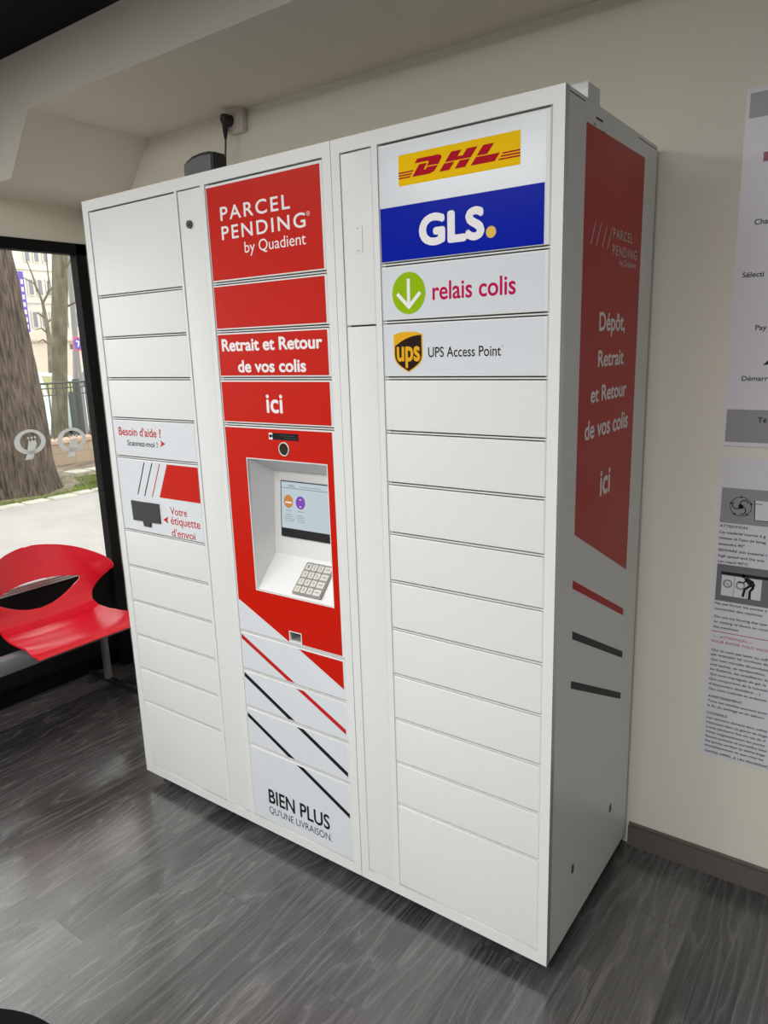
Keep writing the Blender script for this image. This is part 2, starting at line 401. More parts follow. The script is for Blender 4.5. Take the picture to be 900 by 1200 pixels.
# label printer door
D = d1[5]
put('sticker', shape([rect(0.034, 0.441, 0.991, 1.2305)]), DOORP, 0.0001, M_stick, D)
put('red_panel', shape([[(.241, 1.115), (.441, 1.115), (.4415, 1.227), (.2945, 1.227)]]), DOORP, .0005, M_red, D)
put('stripe', [shape([stroke([(.179, 1.226), (.127, 1.115)], .0042)]), shape([stroke([(.219, 1.226), (.163, 1.113)], .0042)])], DOORP, .0005, M_black, D, 'two thin black slanted stripes')
put('stripe', shape([stroke([(.258, 1.226), (.203, 1.113)], .0036)]), DOORP, .0005, M_redprint, D, 'thin red slanted stripe')
for a in (("Votre", .289, .371, 1.0635, 1.0885), ("étiquette", .287, .430, 1.0225, 1.0575), ("d'envoi", .286, .401, .9915, 1.0175)): put('lettering', text_fit(*a, .006), DOORP, .0005, M_redprint, D, 'red word')
put('arrowhead', shape([[(.249, 1.042), (.277, 1.055), (.2695, 1.0425), (.273, 1.031)]]), DOORP, .0005, M_redprint, D, 'red arrowhead')
me = shape([[(.092, 1.0245), (.143, 1.0255), (.147, 1.0085), (.183, 1.0085), (.186, 1.0255), (.236, 1.026), (.2355, 1.092), (.089, 1.092)]], 0.004)
put('label_outlet', me, DOORP, .0004, mat('charcoal_plate', (0.024, 0.026, 0.027), 0.3), D, 'black plate with a small tab where labels come out')

# middle column
SX0, SX1 = 0.5785, 0.9825
d2 = []
for a, b in zip(row2z, row2z[1:]):
    zt, zb = a - (G if a < 2 else .0015), b + (G if b > .1 else 0)
    if a == 1.366:                                                     # terminal door with its openings
        holes = [rect(.6605, .9585, .8745, 1.2695), ell(.8097, 1.3045, .0165), rect(.786, .829, .7395, .7655)]
        me = shape([rect(C2[0] + .0014, C2[1] - .002, zb, zt)] + holes, 0.0062); me.transform(DOORP.mtx(-0.0062)); me.name = 'terminal_panel'
        d2.append(link('terminal_panel', me, M_white, U1))
    else: d2.append(door(U1, C2[0] + .0014, C2[1] - .002, zb, zt))
def sticker(i, m, name='sticker'): 
    zt, zb = row2z[i] - .0085, row2z[i + 1] + .0085
    return put(name, shape([rect(SX0, SX1, zb if i != 8 else 0.088, zt)]), DOORP, .0001, m, d2[i])
for i in range(4): sticker(i, M_red)
for i in range(5, 9): sticker(i, M_stick)
put('lettering', [text_fit("PARCEL", .6275, .881, 1.9135, 1.949, .012, 1.22), text_fit("PENDING", .6275, .930, 1.8645, 1.900, .012, 1.22),
                  text_fit("by Quadient", .711, .928, 1.8155, 1.853, 0.0), shape([ell(.9395, 1.895, .0055), ell(.9395, 1.895, .0045)]), text_fit("R", .9375, .942, 1.8925, 1.8975)], DOORP, .0005, M_letter, d2[0])
put('lettering', text_fit("Retrait et Retour", .593, .965, 1.570, 1.6045, .03), DOORP, .0005, M_letter, d2[2])
put('lettering', text_fit("de vos colis", .652, .906, 1.5115, 1.5455, .03), DOORP, .0005, M_letter, d2[2])
put('lettering', text_fit("ici", .753, .814, 1.4015, 1.4525, .02), DOORP, .0005, M_letter, d2[3])
# terminal: red vinyl with cut-outs, niche, screen, keypad, camera, receipt slot
T = d2[4]
put('sticker', shape([[(SX0, .830), (.7775, .7345), (.7825, .7345), (.7825, .769), (.8325, .769), (.8325, .7345), (SX1, .7345), (SX1, 1.3575), (SX0, 1.3575)],
                      rect(.6575, .9615, .8715, 1.2725), ell(.8097, 1.3045, .0195)]), DOORP, .0001, M_red, T, 'red vinyl with a slanted lower left corner')
put('sticker', shape([[(SX0, .7345), (.7705, .7345), (SX0, .8255)]]), DOORP, .0001, M_stick, T, 'white triangle below the red vinyl')
bm = bmesh.new()
nx0, nx1 = .6605, .9585
P = {k: [bm.verts.new((x, y, z)) for x in (nx0, nx1)] for k, (y, z) in dict(ft=(FY + .0061, 1.2695), bt=(.108, 1.219), bb=(.092, .967), fb=(FY + .0061, .8745)).items()}
for a, b in (('ft', 'bt'), ('bt', 'bb'), ('bb', 'fb')): bm.faces.new((P[a][0], P[a][1], P[b][1], P[b][0]))
for s in (0, 1): bm.faces.new([P[k][s] for k in ('ft', 'bt', 'bb', 'fb')])
niche = obj('niche', bm, mat('white_niche', (0.78, 0.78, 0.77), 0.4), U1); niche['label'] = 'recessed white niche with sloping base'
# screen on the back of the niche
bu = Vector((0, .108 - .092, 1.219 - .967)).normalized()
BACK = Plane(Vector((0, .092, .967)) , (1, 0, 0), bu)                  # v runs up the leaning back from its foot
def bz(z): return (z - .967) / bu.z
scr = put('screen', shape([rect(.692, .935, bz(1.024), bz(1.192))], 0.006), BACK, 0.0003, M_dark, niche)
M_scr = mat('lit_screen', (0.05, 0.05, 0.05), 0.12, emit=(0.50, 0.60, 0.65), es=0.72)
put('display', shape([rect(.6955, .931, bz(1.0505), bz(1.1895))]), BACK, .0066, M_scr, scr and niche)
M_ob = mat('orange_disc', (0.02, 0.02, 0.02), 0.2, emit=(0.55, 0.20, 0.03), es=0.8); M_pb = mat('purple_disc', (0.02, 0.02, 0.02), 0.2, emit=(0.18, 0.04, 0.42), es=0.8)
M_grt = mat('grey_screen_text', (0.02, 0.02, 0.02), 0.2, emit=(0.16, 0.20, 0.24), es=0.9); M_wht = mat('white_screen_mark', (0.02, 0.02, 0.02), 0.2, emit=(0.8, 0.75, 0.7), es=0.8)
put('display_icon', shape([ell(.7235, bz(1.1315), .0185, .0195)]), BACK, .0070, M_ob, niche, 'orange round button on the display')
put('display_icon', shape([ell(.7715, bz(1.1310), .0185, .0195)]), BACK, .0070, M_pb, niche, 'purple round button on the display')
for q in ((.711, .737, 1.126, 1.1305), (.768, .7745, 1.118, 1.121), (.7675, .775, 1.139, 1.1415)): put('display_mark', shape([rect(q[0], q[1], bz(q[2]), bz(q[3]))]), BACK, .0074, M_wht, niche)
L_ = [shape([rect(.6955, .931, bz(1.1705), bz(1.1725))])]
for k, (a, b) in enumerate(((.712, .737), (.709, .741), (.705, .746), (.708, .747))): L_.append(shape([rect(a, b, bz(1.0915 - .0062 * k), bz(1.0930 - .0062 * k))]))
for k, (a, b) in enumerate(((.757, .781), (.755, .788), (.757, .787), (.760, .788))): L_.append(shape([rect(a, b, bz(1.0915 - .0062 * k), bz(1.0930 - .0062 * k))]))
L_ += [shape([rect(.760, .786, bz(1.1035), bz(1.1050))]), shape([rect(.714, .734, bz(1.1035), bz(1.1050))]), shape([rect(.722, .748, bz(1.1785), bz(1.1805))]), shape([rect(.726, .751, bz(1.1750), bz(1.1765))]), shape([rect(.768, .85, bz(1.1770), bz(1.1785))])]
put('display_text', L_, BACK, .0070, M_grt, niche)
# keypad on the sloping base
su = Vector((0, .095, .0925)).normalized()
SLOPE = Plane((0, FY + .001, .8745), (1, 0, 0), su)
kp = put('keypad', shape([rrect(.797, .905, .011, .116, .003)], .004), SLOPE, .0004, mat('grey_keypad', (0.25, 0.235, 0.205), 0.45), niche)
M_key = mat('pale_keys', (0.66, 0.64, 0.58), 0.35, metal=0.2); M_keyink = mat('key_ink', (0.22, 0.2, 0.17), 0.5)
def keyrect(r, c): 
    x = .8035 + c * .0232; w = .0195 if c < 3 else .0265
    y = .017 + (3 - r) * .0246
    return x, x + w, y, y + .0195
keys = ["123", "456", "789", "*0#"]
for r in range(4):
    for c in range(4):
        a, b, e, f_ = keyrect(r, c)
        put('key', shape([rrect(a, b, e, f_, .002, 3)], .003), SLOPE, .0044, M_key, niche)
marks = []
for r in range(4):
    for c in range(4):
        a, b, e, f_ = keyrect(r, c)
        if c < 3: marks.append(text_fit(keys[r][c], a + .0065, b - .0065, e + .005, f_ - .004))
        else: marks.append(shape([rect(a + .006, b - .006, e + .009, e + .0115)]))
put('key_marks', marks, SLOPE, .0076, M_keyink, niche)
# round camera, warning strip, receipt slot
bm = bmesh.new(); me = shape([ell(.8097, 1.3045, .0192), ell(.8097, 1.3045, .0166)], .003); me.transform(DOORP.mtx(.0)); bm.from_mesh(me); bpy.data.meshes.remove(me)
obj('camera_ring', bm, M_gutter, T)
bm = bmesh.new(); cyl(bm, (.8097, .016, 1.3045), (.8097, .0005, 1.3045), .0165, .0165, 32); obj('camera_lens', bm, mat('dark_lens', (0.012, 0.010, 0.006), 0.08), T, smooth=30)
put('warning_strip', shape([rect(.7685, .8645, 1.3290, 1.3475)]), DOORP, .0005, M_black, T, 'black strip below the column top with a camera sign')
put('warning_sign', shape([rect(.7545, .7685, 1.3290, 1.3475)]), DOORP, .0005, M_letter, T, 'white square with camera pictogram')
put('warning_pictogram', [shape([rrect(.7565, .7650, 1.3345, 1.3430, .001)]), shape([[(.7650, 1.337), (.7680, 1.335), (.7680, 1.3425), (.7650, 1.3405)]])], DOORP, .0008, M_black, T)
put('warning_text', [shape([rect(.800, .850, 1.3405, 1.3415)]), shape([rect(.812, .858, 1.3345, 1.3355)])], DOORP, .0008, mat('faint_grey_print', (0.08, 0.08, 0.085), 0.5), T)
bm = bmesh.new()
sx0, sx1, sz0, sz1 = .7855, .8295, .739, .766
q = [[bm.verts.new((x, y, z)) for x, z in ((sx0, sz0), (sx1, sz0), (sx1, sz1), (sx0, sz1))] for y in (FY + .001, .045)]
for k in range(4): bm.faces.new((q[0][k], q[0][(k + 1) % 4], q[1][(k + 1) % 4], q[1][k]))
bm.faces.new(q[1])
obj('receipt_slot', bm, mat('grey_slot', (0.30, 0.30, 0.31), 0.4), T)
# stripes over the lower doors
def zr(x): return .708 - .512 * (x - .579)
def zk1(x): return .580 - .531 * (x - .578)
def zk2(x): return .443 - .525 * (x - .575)
def clip_band(fn, w, lo, hi):
    """the part of a slanted band between two heights"""
    import itertools
    pts = [(SX0, fn(SX0) - w), (SX1, fn(SX1) - w), (SX1, fn(SX1) + w), (SX0, fn(SX0) + w)]
    def cut(pl, zc, keep_above):
        out = []
        for (x0, z0), (x1, z1) in zip(pl, pl[1:] + pl[:1]):
            i0 = (z0 >= zc) == keep_above or z0 == zc; i1 = (z1 >= zc) == keep_above or z1 == zc
            if i0: out.append((x0, z0))
            if i0 != i1:
                t = (zc - z0) / (z1 - z0); out.append((x0 + t * (x1 - x0), zc))
        return out
    pts = cut(pts, lo, True)
    if len(pts) > 2: pts = cut(pts, hi, False)
    return pts if len(pts) > 2 else None
for i in range(5, 9):
    hi, lo = row2z[i] - .0085, row2z[i + 1] + .0085
    for fn, m, lb in ((zr, M_redprint, 'red slanted stripe'), (zk1, M_black, 'black slanted stripe'), (zk2, M_black, 'black slanted stripe')):
        p_ = clip_band(fn, .0075, lo, hi)
        if p_: put('stripe', shape([p_]), DOORP, .0005, m, d2[i], lb)
put('red_panel', shape([[(.8175, .7185), (SX1, .634), (SX1, .7185)]]), DOORP, .0005, M_red, d2[5], 'red triangle')
put('lettering', [text_fit("BIEN PLUS", .6465, .902, .1655 - .0165, .2005, .02)], DOORP, .0005, M_black, d2[8], 'bold black capitals')
put('lettering', [text_fit("QU'UNE LIVRAISON.", .645, .908, .1075, .1375, 0.0)], DOORP, .0005, M_black, d2[8], 'thin black capitals')

# ---- unit on the right: one door column
U2 = thing('parcel_locker', 'narrow white parcel locker unit with carrier logos and a red printed side', 'parcel locker', (1.31, 0.30, 0.0))
S2, C3 = (1.0455, 1.1385), (1.1545, 1.5745)
locker_body(U2, W1 + .0015, W2, [(S2[0], S2[1], 0.077, 2.0135), (C3[0], C3[1], 0.077, 2.0135)], [(C3[0], C3[1], z) for z in ZS[1:-1]])
d3 = [door(U2, C3[0] + .0014, C3[1] - .002, ZS[i + 1] + (G if i < 12 else 0), ZS[i] - (G if i else .0015)) for i in range(13)]
up = door(U2, S2[0] + .0014, S2[1] - .0016, 1.6225, 2.0105, 'access_panel')
door(U2, S2[0] + .0014, S2[1] - .0016, 0.080, 1.6190, 'access_panel')
put('slot_cover', shape([rrect(1.077, 1.104, 1.787, 1.849, .004)], .0012), DOORP, .0002, M_white, up)
for z in (1.793, 1.843):
    bm = bmesh.new(); cyl(bm, (1.0905, .002, z), (1.0905, -.0005, z), .0028, .0025, 12); obj('rivet', bm, M_metal, up, smooth=30)
E0, E1 = 1.1585, 1.5620
def st3(i): return put('sticker', shape([rect(E0, E1, ZS[i + 1] + .0085, ZS[i] - .0075)]), DOORP, .0001, M_stick, d3[i])
for i in range(3): st3(i)
D = d3[0]
put('logo_panel', shape([rect(1.2115, 1.5065, 1.917, 1.981)]), DOORP, .0004, M_yellow, D, 'yellow logo panel')
def dx(x0, y): return x0 + .85 * (y - 15)
def dd(pts): return [(1.2115 + x / 1000, 1.917 + y / 1000) for x, y in pts]
dhl = [dd([(50, 50), (104, 50), (111, 47.5), (112, 43), (104, 31.5), (74, 31.5), (79, 37.5), (79, 40.5), (76, 41.5), (43, 41.5)]),
       dd([(36, 15), (80, 15), (93, 18.5), (102.5, 29.5), (75, 29.5), (71.5, 25.5), (66, 25.5), (75, 38), (55, 38)]),
       dd([(dx(106, 31.5), 31.5), (dx(169, 31.5), 31.5), (dx(169, 50), 50), (dx(144, 50), 50), (dx(144, 38.5), 38.5), (dx(131, 38.5), 38.5), (dx(131, 50), 50), (dx(106, 50), 50)]),
       dd([(106, 15), (131, 15), (dx(131, 29.5), 29.5), (dx(106, 29.5), 29.5)]), dd([(144, 15), (169, 15), (dx(169, 29.5), 29.5), (dx(144, 29.5), 29.5)]),
       dd([(dx(182, 31.5), 31.5), (dx(207, 31.5), 31.5), (dx(207, 50), 50), (dx(182, 50), 50)]),
       dd([(182, 15), (238, 15), (250, 29.5), (dx(182, 29.5), 29.5)])]
for k in range(3):
    y = 15 + 5.4 * k
    dhl.append(dd([(0, y), (30 + 4.2 * k, y), (32.6 + 4.2 * k, y + 2.9), (0, y + 2.9)])); dhl.append(dd([(246 + 4.2 * k, y), (295, y), (295, y + 2.9), (248.6 + 4.2 * k, y + 2.9)]))
put('logo_letters', [shape([q]) for q in dhl], DOORP, .0008, M_dhlred, D, 'slanted crimson letters DHL with speed lines')
put('logo_panel', shape([rect(1.158, 1.5595, 1.7605, 1.8765)]), DOORP, .0004, M_blue, D, 'deep blue logo panel')
put('logo_letters', text_fit("GLS", 1.2625, 1.426, 1.784, 1.8515, .05, 1.04), DOORP, .0008, M_letter, D, 'bold white letters GLS')
put('logo_dot', shape([ell(1.4415, 1.7965, .0118)]), DOORP, .0008, mat('amber_print', (0.75, 0.46, 0.02), 0.3), D, 'yellow dot')
D = d3[1]
put('logo_disc', shape([ell(1.231, 1.6875, .0455, .0465)]), DOORP, .0004, M_green, D, 'lime green disc')
put('logo_arrow', shape([[(1.231, 1.651), (1.2655, 1.6845), (1.2595, 1.6905), (1.2353, 1.6670), (1.2353, 1.719), (1.2267, 1.719), (1.2267, 1.6670), (1.2025, 1.6905), (1.1965, 1.6845)]]), DOORP, .0008, M_letter, D, 'white arrow pointing down')
put('logo_letters', text_fit("relais colis", 1.295, 1.499, 1.6675, 1.7075, .016), DOORP, .0004, M_relais, D, 'crimson words')
D = d3[2]
def shield(s):
    cx, zt, zb, w = 1.226, 1.6005, 1.5070, .0405
    pts = [(-1, .93), (-.5, .99), (0, 1.0), (.5, .99), (1, .93), (1, .42), (.93, .30), (.75, .20), (.45, .11), (0, 0), (-.45, .11), (-.75, .20), (-.93, .30), (-1, .42)]
    return [(cx + (w - s) * a, zb + s + (zt - zb - 2 * s) * b + .0015) for a, b in pts]
put('logo_shield', shape([shield(0)]), DOORP, .0004, M_gold, D, 'golden shield')
inner = shield(.0032)
inner = [p for p in inner if p[1] < 1.57]
top = [(1.1895 + .0735 * t, 1.570 + .0235 * (1 - (1 - t) ** 2.1)) for t in [k / 10 for k in range(11)]]
put('logo_shield_field', shape([top + inner]), DOORP, .0006, M_brown, D, 'dark brown field of the shield')
put('logo_letters', text_fit("ups", 1.1940, 1.2590, 1.5190, 1.5690, .03), DOORP, .0010, M_gold, D, 'golden letters ups on the shield')
put('logo_letters', [text_fit("UPS Access Point", 1.281, 1.4655, 1.5425, 1.5655, .008), shape([ell(1.4685, 1.5635, .0016), ell(1.4685, 1.5635, .0011)])], DOORP, .0004, M_brown, D, 'dark words beside the shield')
# printed right side
SIDE = Plane((W2, 0, 0), (0, 1, 0), (0, 0, 1))
put('side_graphic', shape([[(.108, 1.137), (.503, .947), (.507, 2.001), (.112, 2.001)]]), SIDE, .0001, M_sidered, U2, 'tall red panel with a slanted foot on the locker side')
sg = bpy.data.objects['side_graphic']
tl = [text_fit("PARCEL", .296, .4365, 1.7955, 1.8175, .006, 1.22), text_fit("PENDING", .296, .4735, 1.7590, 1.7815, .006, 1.22), text_fit("by Quadient", .347, .471, 1.7345, 1.7540, 0)]
for k, (a, b) in enumerate(((.181, .154), (.215, .188), (.253, .226), (.288, .260))): tl.append(shape([stroke([(a, 1.818), (b, 1.770)], .003)]))
put('lettering', tl, SIDE, .0005, mat('dull_white_print', (0.62, 0.55, 0.52), 0.4), sg)
for a in (("Dépôt,", .223, .405, 1.576, 1.631), ("Retrait", .223, .405, 1.508, 1.546), ("et Retour", .183, .436, 1.4285, 1.467), ("de vos colis", .152, .458, 1.346, 1.391), ("ici", .266, .338, 1.1965, 1.260)):
    put('lettering', text_fit(*a, .022), SIDE, .0005, M_letter, sg)
for (a, za), (b, zb), m, lb in (((.105, 1.019), (.492, .826), M_redprint, 'red slanted stripe'), ((.112, .891), (.502, .694), M_black, 'black slanted stripe'), ((.112, .764), (.503, .566), M_black, 'black slanted stripe')):
    put('stripe', shape([[(a, za - .010), (b, zb - .010), (b, zb + .010), (a, za + .010)]]), SIDE, .0003, m, U2, lb)
for y, z in ((.453, .228), (.161, .220)):
    put('slot_plug', shape([rrect(y - .008, y + .008, z - .013, z + .013, .003)]), SIDE, .0003, mat('grey_plug', (0.05, 0.05, 0.05), 0.6), U2)
for q in ((.165, .205, 2.0175, 2.0215), (.02, .10, 2.0355, 2.0372), (.45, .60, 2.0355, 2.0372)): put('side_groove', shape([rect(*q)]), SIDE, .0003, M_black, U2)
for q in ((.158, 2.005), (.212, 2.000)): put('screw_hole', shape([ell(*q, .003)]), SIDE, .0003, M_black, U2)
put('side_groove', [shape([rect(.2035, .2058, 2.002, 2.0175)])], SIDE, .0003, M_letter, U2, 'pale vertical seam above the red panel')
bm = bmesh.new(); box(bm, 1.515, 1.597, .122, .192, ZTOP + .0003, 2.079, .002)
obj('roof_box', bm, M_white, U2, smooth=35)

# ------------------------------------------------------------------ things on and above the lockers
rt = thing('router', 'dark grey router with a curved top standing on the lockers beside a cable', 'router', (.245, .30, ZTOP + .0005))
bm = bmesh.new()
prof = [(.172, ZTOP + .0005), (.318, ZTOP + .0005), (.324, 2.174), (.320, 2.188), (.30, 2.192), (.26, 2.193), (.22, 2.189), (.19, 2.181), (.176, 2.173), (.172, 2.162)]
a_ = [bm.verts.new((x, .275, z)) for x, z in prof]; b_ = [bm.verts.new((x, .325, z)) for x, z in prof]
bm.faces.new(a_); bm.faces.new(b_[::-1])
for k in range(len(prof)): bm.faces.new((a_[k], a_[(k + 1) % len(prof)], b_[(k + 1) % len(prof)], b_[k]))
bmesh.ops.bevel(bm, geom=[e for e in bm.edges if abs(e.verts[0].co.y - e.verts[1].co.y) < 1e-6], offset=.004, segments=2, affect='EDGES')
obj('router_body', bm, mat('router_black', (0.02, 0.021, 0.023), 0.35), rt, smooth=35)
put('front_panel', shape([[(.178, 2.06), (.304, 2.06), (.308, 2.182), (.26, 2.185), (.22, 2.181), (.186, 2.171), (.179, 2.164)]], .0012), Plane((0, .275, 0), (1, 0, 0), (0, 0, 1)), .0003, mat('router_grey', (0.16, 0.17, 0.18), 0.3), rt)

sk = thing('wall_socket', 'white square power socket on the wall above the lockers', 'socket', (.079, YW, 2.355))
bm = bmesh.new(); box(bm, .036, .120, .6055, YW - .0003, 2.352, 2.434, .004); obj('socket_box', bm, mat('white_socket', (0.62, 0.58, 0.52), 0.35), sk, smooth=35)
put('socket_plate', shape([rrect(.044, .112, 2.360, 2.426, .004), ell(.062, 2.393, .0185)], .0015), Plane((0, .6055, 0), (1, 0, 0), (0, 0, 1)), .0002, mat('socket_cream', (0.58, 0.53, 0.47), 0.4), sk)
pl = thing('power_cord', 'black plug and cord hanging from the wall socket behind the lockers', 'power cord', (.062, .575, 2.35))
bm = bmesh.new()
cyl(bm, (.062, .605, 2.392), (.062, .575, 2.392), .021, .019, 24); cyl(bm, (.062, .575, 2.392), (.062, .568, 2.390), .019, .012, 24)
tube(bm, [(.061, .582, 2.382), (.058, .583, 2.365), (.054, .585, 2.345), (.051, .587, 2.33)], [.013, .011, .008, .005], 12)
obj('plug', bm, M_dark, pl, smooth=40)
bm = bmesh.new(); tube(bm, [(.052, .587, 2.335), (.048, .588, 2.31), (.043, .588, 2.28), (.0405, .588, 2.25), (.040, .588, 2.20), (.041, .588, 2.12), (.045, .585, ZTOP + .007), (.06, .58, ZTOP + .0045), (.10, .56, ZTOP + .0042)], .0035, 8)
obj('cord', bm, M_dark, pl, smooth=True)

# ------------------------------------------------------------------ posters on the back wall
WALL = Plane((0, YW, 0), (1, 0, 0), (0, 0, 1))
p1 = thing('poster', 'upper poster on the cream wall with grey header and footer bands', 'poster', (2.094, YW, 1.286))
put('poster_sheet', shape([rect(1.797, 2.391, 1.286, 2.142)], .003), WALL, .0004, M_poster, p1)
put('header_band', shape([rect(1.8045, 2.3835, 2.076, 2.131)]), WALL, .0036, M_pgrey, p1)
put('footer_band', shape([rect(1.8035, 2.3845, 1.2975, 1.382)]), WALL, .0036, M_pgrey, p1)
for a in (("Cha", 1.8335, 1.833, .0215), ("Sélecti", 1.8155, 1.710, .0215), ("Pay", 1.854, 1.581, .0215), ("Démarr", 1.8315, 1.4555, .0215), ("Té", 1.877, 1.350, .023)):
    put('lettering', text_left(*a, 1.08, .012), WALL, .0040, M_ptext, p1)
put('pictogram', shape([[(1.879, 1.494), (1.903, 1.498), (1.903, 1.522)]]), WALL, .0040, M_ptext, p1, 'black slanted mark')
put('pictogram', shape([rect(1.843, 1.905, 1.975, 1.996)]), WALL, .0040, mat('raspberry_ink', (0.32, 0.03, 0.09), 0.4), p1, 'raspberry block')

p2 = thing('poster', 'lower poster on the cream wall with washing machine safety text and pictograms', 'poster', (2.094, YW, .382))
put('poster_sheet', shape([rect(1.797, 2.391, .382, 1.256)], .003), WALL, .0004, M_poster, p2)
put('picture_panel', shape([rect(1.8055, 2.38, 1.0785, 1.1745)]), WALL, .0036, M_pgrey, p2, 'grey panel with whirl pictogram')
put('picture_panel', shape([rect(1.8075, 2.38, .857, .962)]), WALL, .0036, M_pdark, p2, 'dark grey panel with bending figure')
cx, cz = 1.8545, 1.1265
wh = [shape([ell(cx, cz, .0265), ell(cx, cz, .0250)]), shape([ell(cx, cz, .0065, n=20)])]
for k in range(3):
    a0 = 40 + 120 * k
    c_ = (cx + .0105 * math.cos(math.radians(a0)), cz + .0105 * math.sin(math.radians(a0)))
    wh.append(shape([stroke(arc(c_[0], c_[1], .0105, a0 + 180, a0 - 20, 14), .0026)]))
for k in range(5):
    a0 = math.radians(20 + 72 * k); wh.append(shape([ell(cx + .0258 * math.cos(a0), cz + .0258 * math.sin(a0), .0028, n=10)]))
put('pictogram', wh, WALL, .0040, M_ptext, p2, 'black whirl inside a ring')
put('pictogram', shape([[(1.890, 1.093), (1.930, 1.093), (1.934, 1.146), (1.887, 1.146)]]), WALL, .0040, M_poster, p2, 'white bucket')
put('pictogram', [shape([stroke([(1.887, 1.146), (1.890, 1.093), (1.930, 1.093)], .0022)]), shape([stroke([(1.889, 1.136), (1.894, 1.138), (1.90, 1.136), (1.906, 1.138)], .0014)])], WALL, .0043, M_ptext, p2, 'bucket outline')
ms = [shape([rect(1.8215, 1.8525, .874, .932)]), shape([rect(1.8537, 1.8850, .874, .932)]), shape([rect(1.8862, 1.920, .874, .932)])]
put('pictogram', ms, WALL, .0040, M_poster, p2, 'white washing machines')
fig = [shape([rect(1.819, 1.95, .934, .942)]), shape([ell(1.8755, .936, .0052, n=20)]),
       shape([[(1.8760, .929), (1.8835, .934), (1.9000, .926), (1.9050, .915), (1.9010, .904), (1.8900, .912)]]),
       shape([stroke([(1.885, .927), (1.876, .918), (1.8625, .9185)], .0042)]), shape([stroke([(1.893, .912), (1.880, .900), (1.8765, .878)], .0065)]), shape([stroke([(1.901, .908), (1.893, .896), (1.893, .873)], .0065)])]
put('pictogram', fig, WALL, .0046, M_ptext, p2, 'black bending figure and counter edge')
ring = [shape([ell(1.8370, .909, .0122), ell(1.8370, .909, .0075)]), shape([ell(1.8690, .9085, .0122), ell(1.8690, .9085, .0075)]), shape([rect(1.829, 1.836, .9085, .9098)]), shape([[(1.8345, .9055), (1.8405, .9055), (1.8375, .911)]])]
put('pictogram', ring, WALL, .0043, M_pgrey, p2, 'grey round machine doors')
EM = .0124
def lines(items): return [text_left(s, x, z, EM, 1.2, .014) for s, x, z in items]
put('lettering', lines([("ATTENTION", 1.8065, 1.066), ("Ce matériel tourne à g", 1.8065, 1.0485), ("vitesse et l'eau de lavag", 1.8065, 1.0325), ("atteindre 90°", 1.8065, 1.0155),
    ("BEWARE this material r", 1.8075, .9985), ("high speed and the wat", 1.8075, .9825), ("can reach 90°C", 1.8075, .9665),
    ("Ne pas forcer les portes e", 1.808, .8455), ("couvercles des machines", 1.808, .830), ("Do not try forcing the ope", 1.8085, .8065), ("or closing of doors or cove", 1.8085, .7915), ("the machines", 1.8085, .7765),
    ("Qui ne sont pas lavés ou suff", 1.808, .707), ("par exemple: les torchons de", 1.808, .6935), ("Qui sont maculés de produits", 1.808, .678), ("anti taches, de térébenthine,", 1.808, .663), ("les fauberts, les serpillières, le", 1.808, .6485), ("Qui sont imprégnés de gel, la", 1.808, .6335), ("Qui comportent de la mousse", 1.808, .6185), ("d'élastomère alvéolaire ... )", 1.808, .6035), ("Qui sont ouatinés et endomm", 1.808, .5885),
    ("AVERTISSEMENT", 1.808, .5655), ("Tous ces textiles peuvent pren", 1.808, .551), ("la fin du séchage et en dehors", 1.808, .536),
    ("CONSEILS", 1.808, .513), ("Les séchoirs doivent être utilisé", 1.8085, .4985), ("Nettoyez bien ce genre de linge", 1.8085, .4835), ("Lavez plusieurs fois en cas de d", 1.8085, .4690), ("Videz soigneusement les poche", 1.8085, .4540), ("Restez présent et surveillez bien", 1.8085, .4395), ("Ne jamais arrêter le sèche-linge", 1.8085, .4250), ("immédiatement et que vous les", 1.8085, .4105),
    ("FAITES APPEL À UN PROFESSION", 1.810, .3925)]), WALL, .0040, M_ptext, p2, 'lines of dark text')
put('lettering', lines([("— ATTENTION —", 1.812, .748), ("POUR ÉVITER TOUT INCEND", 1.807, .7330)]) + [shape([rect(1.806, 2.38, .7650, .7672)])], WALL, .0040, M_pred, p2, 'red rule and red warning text')

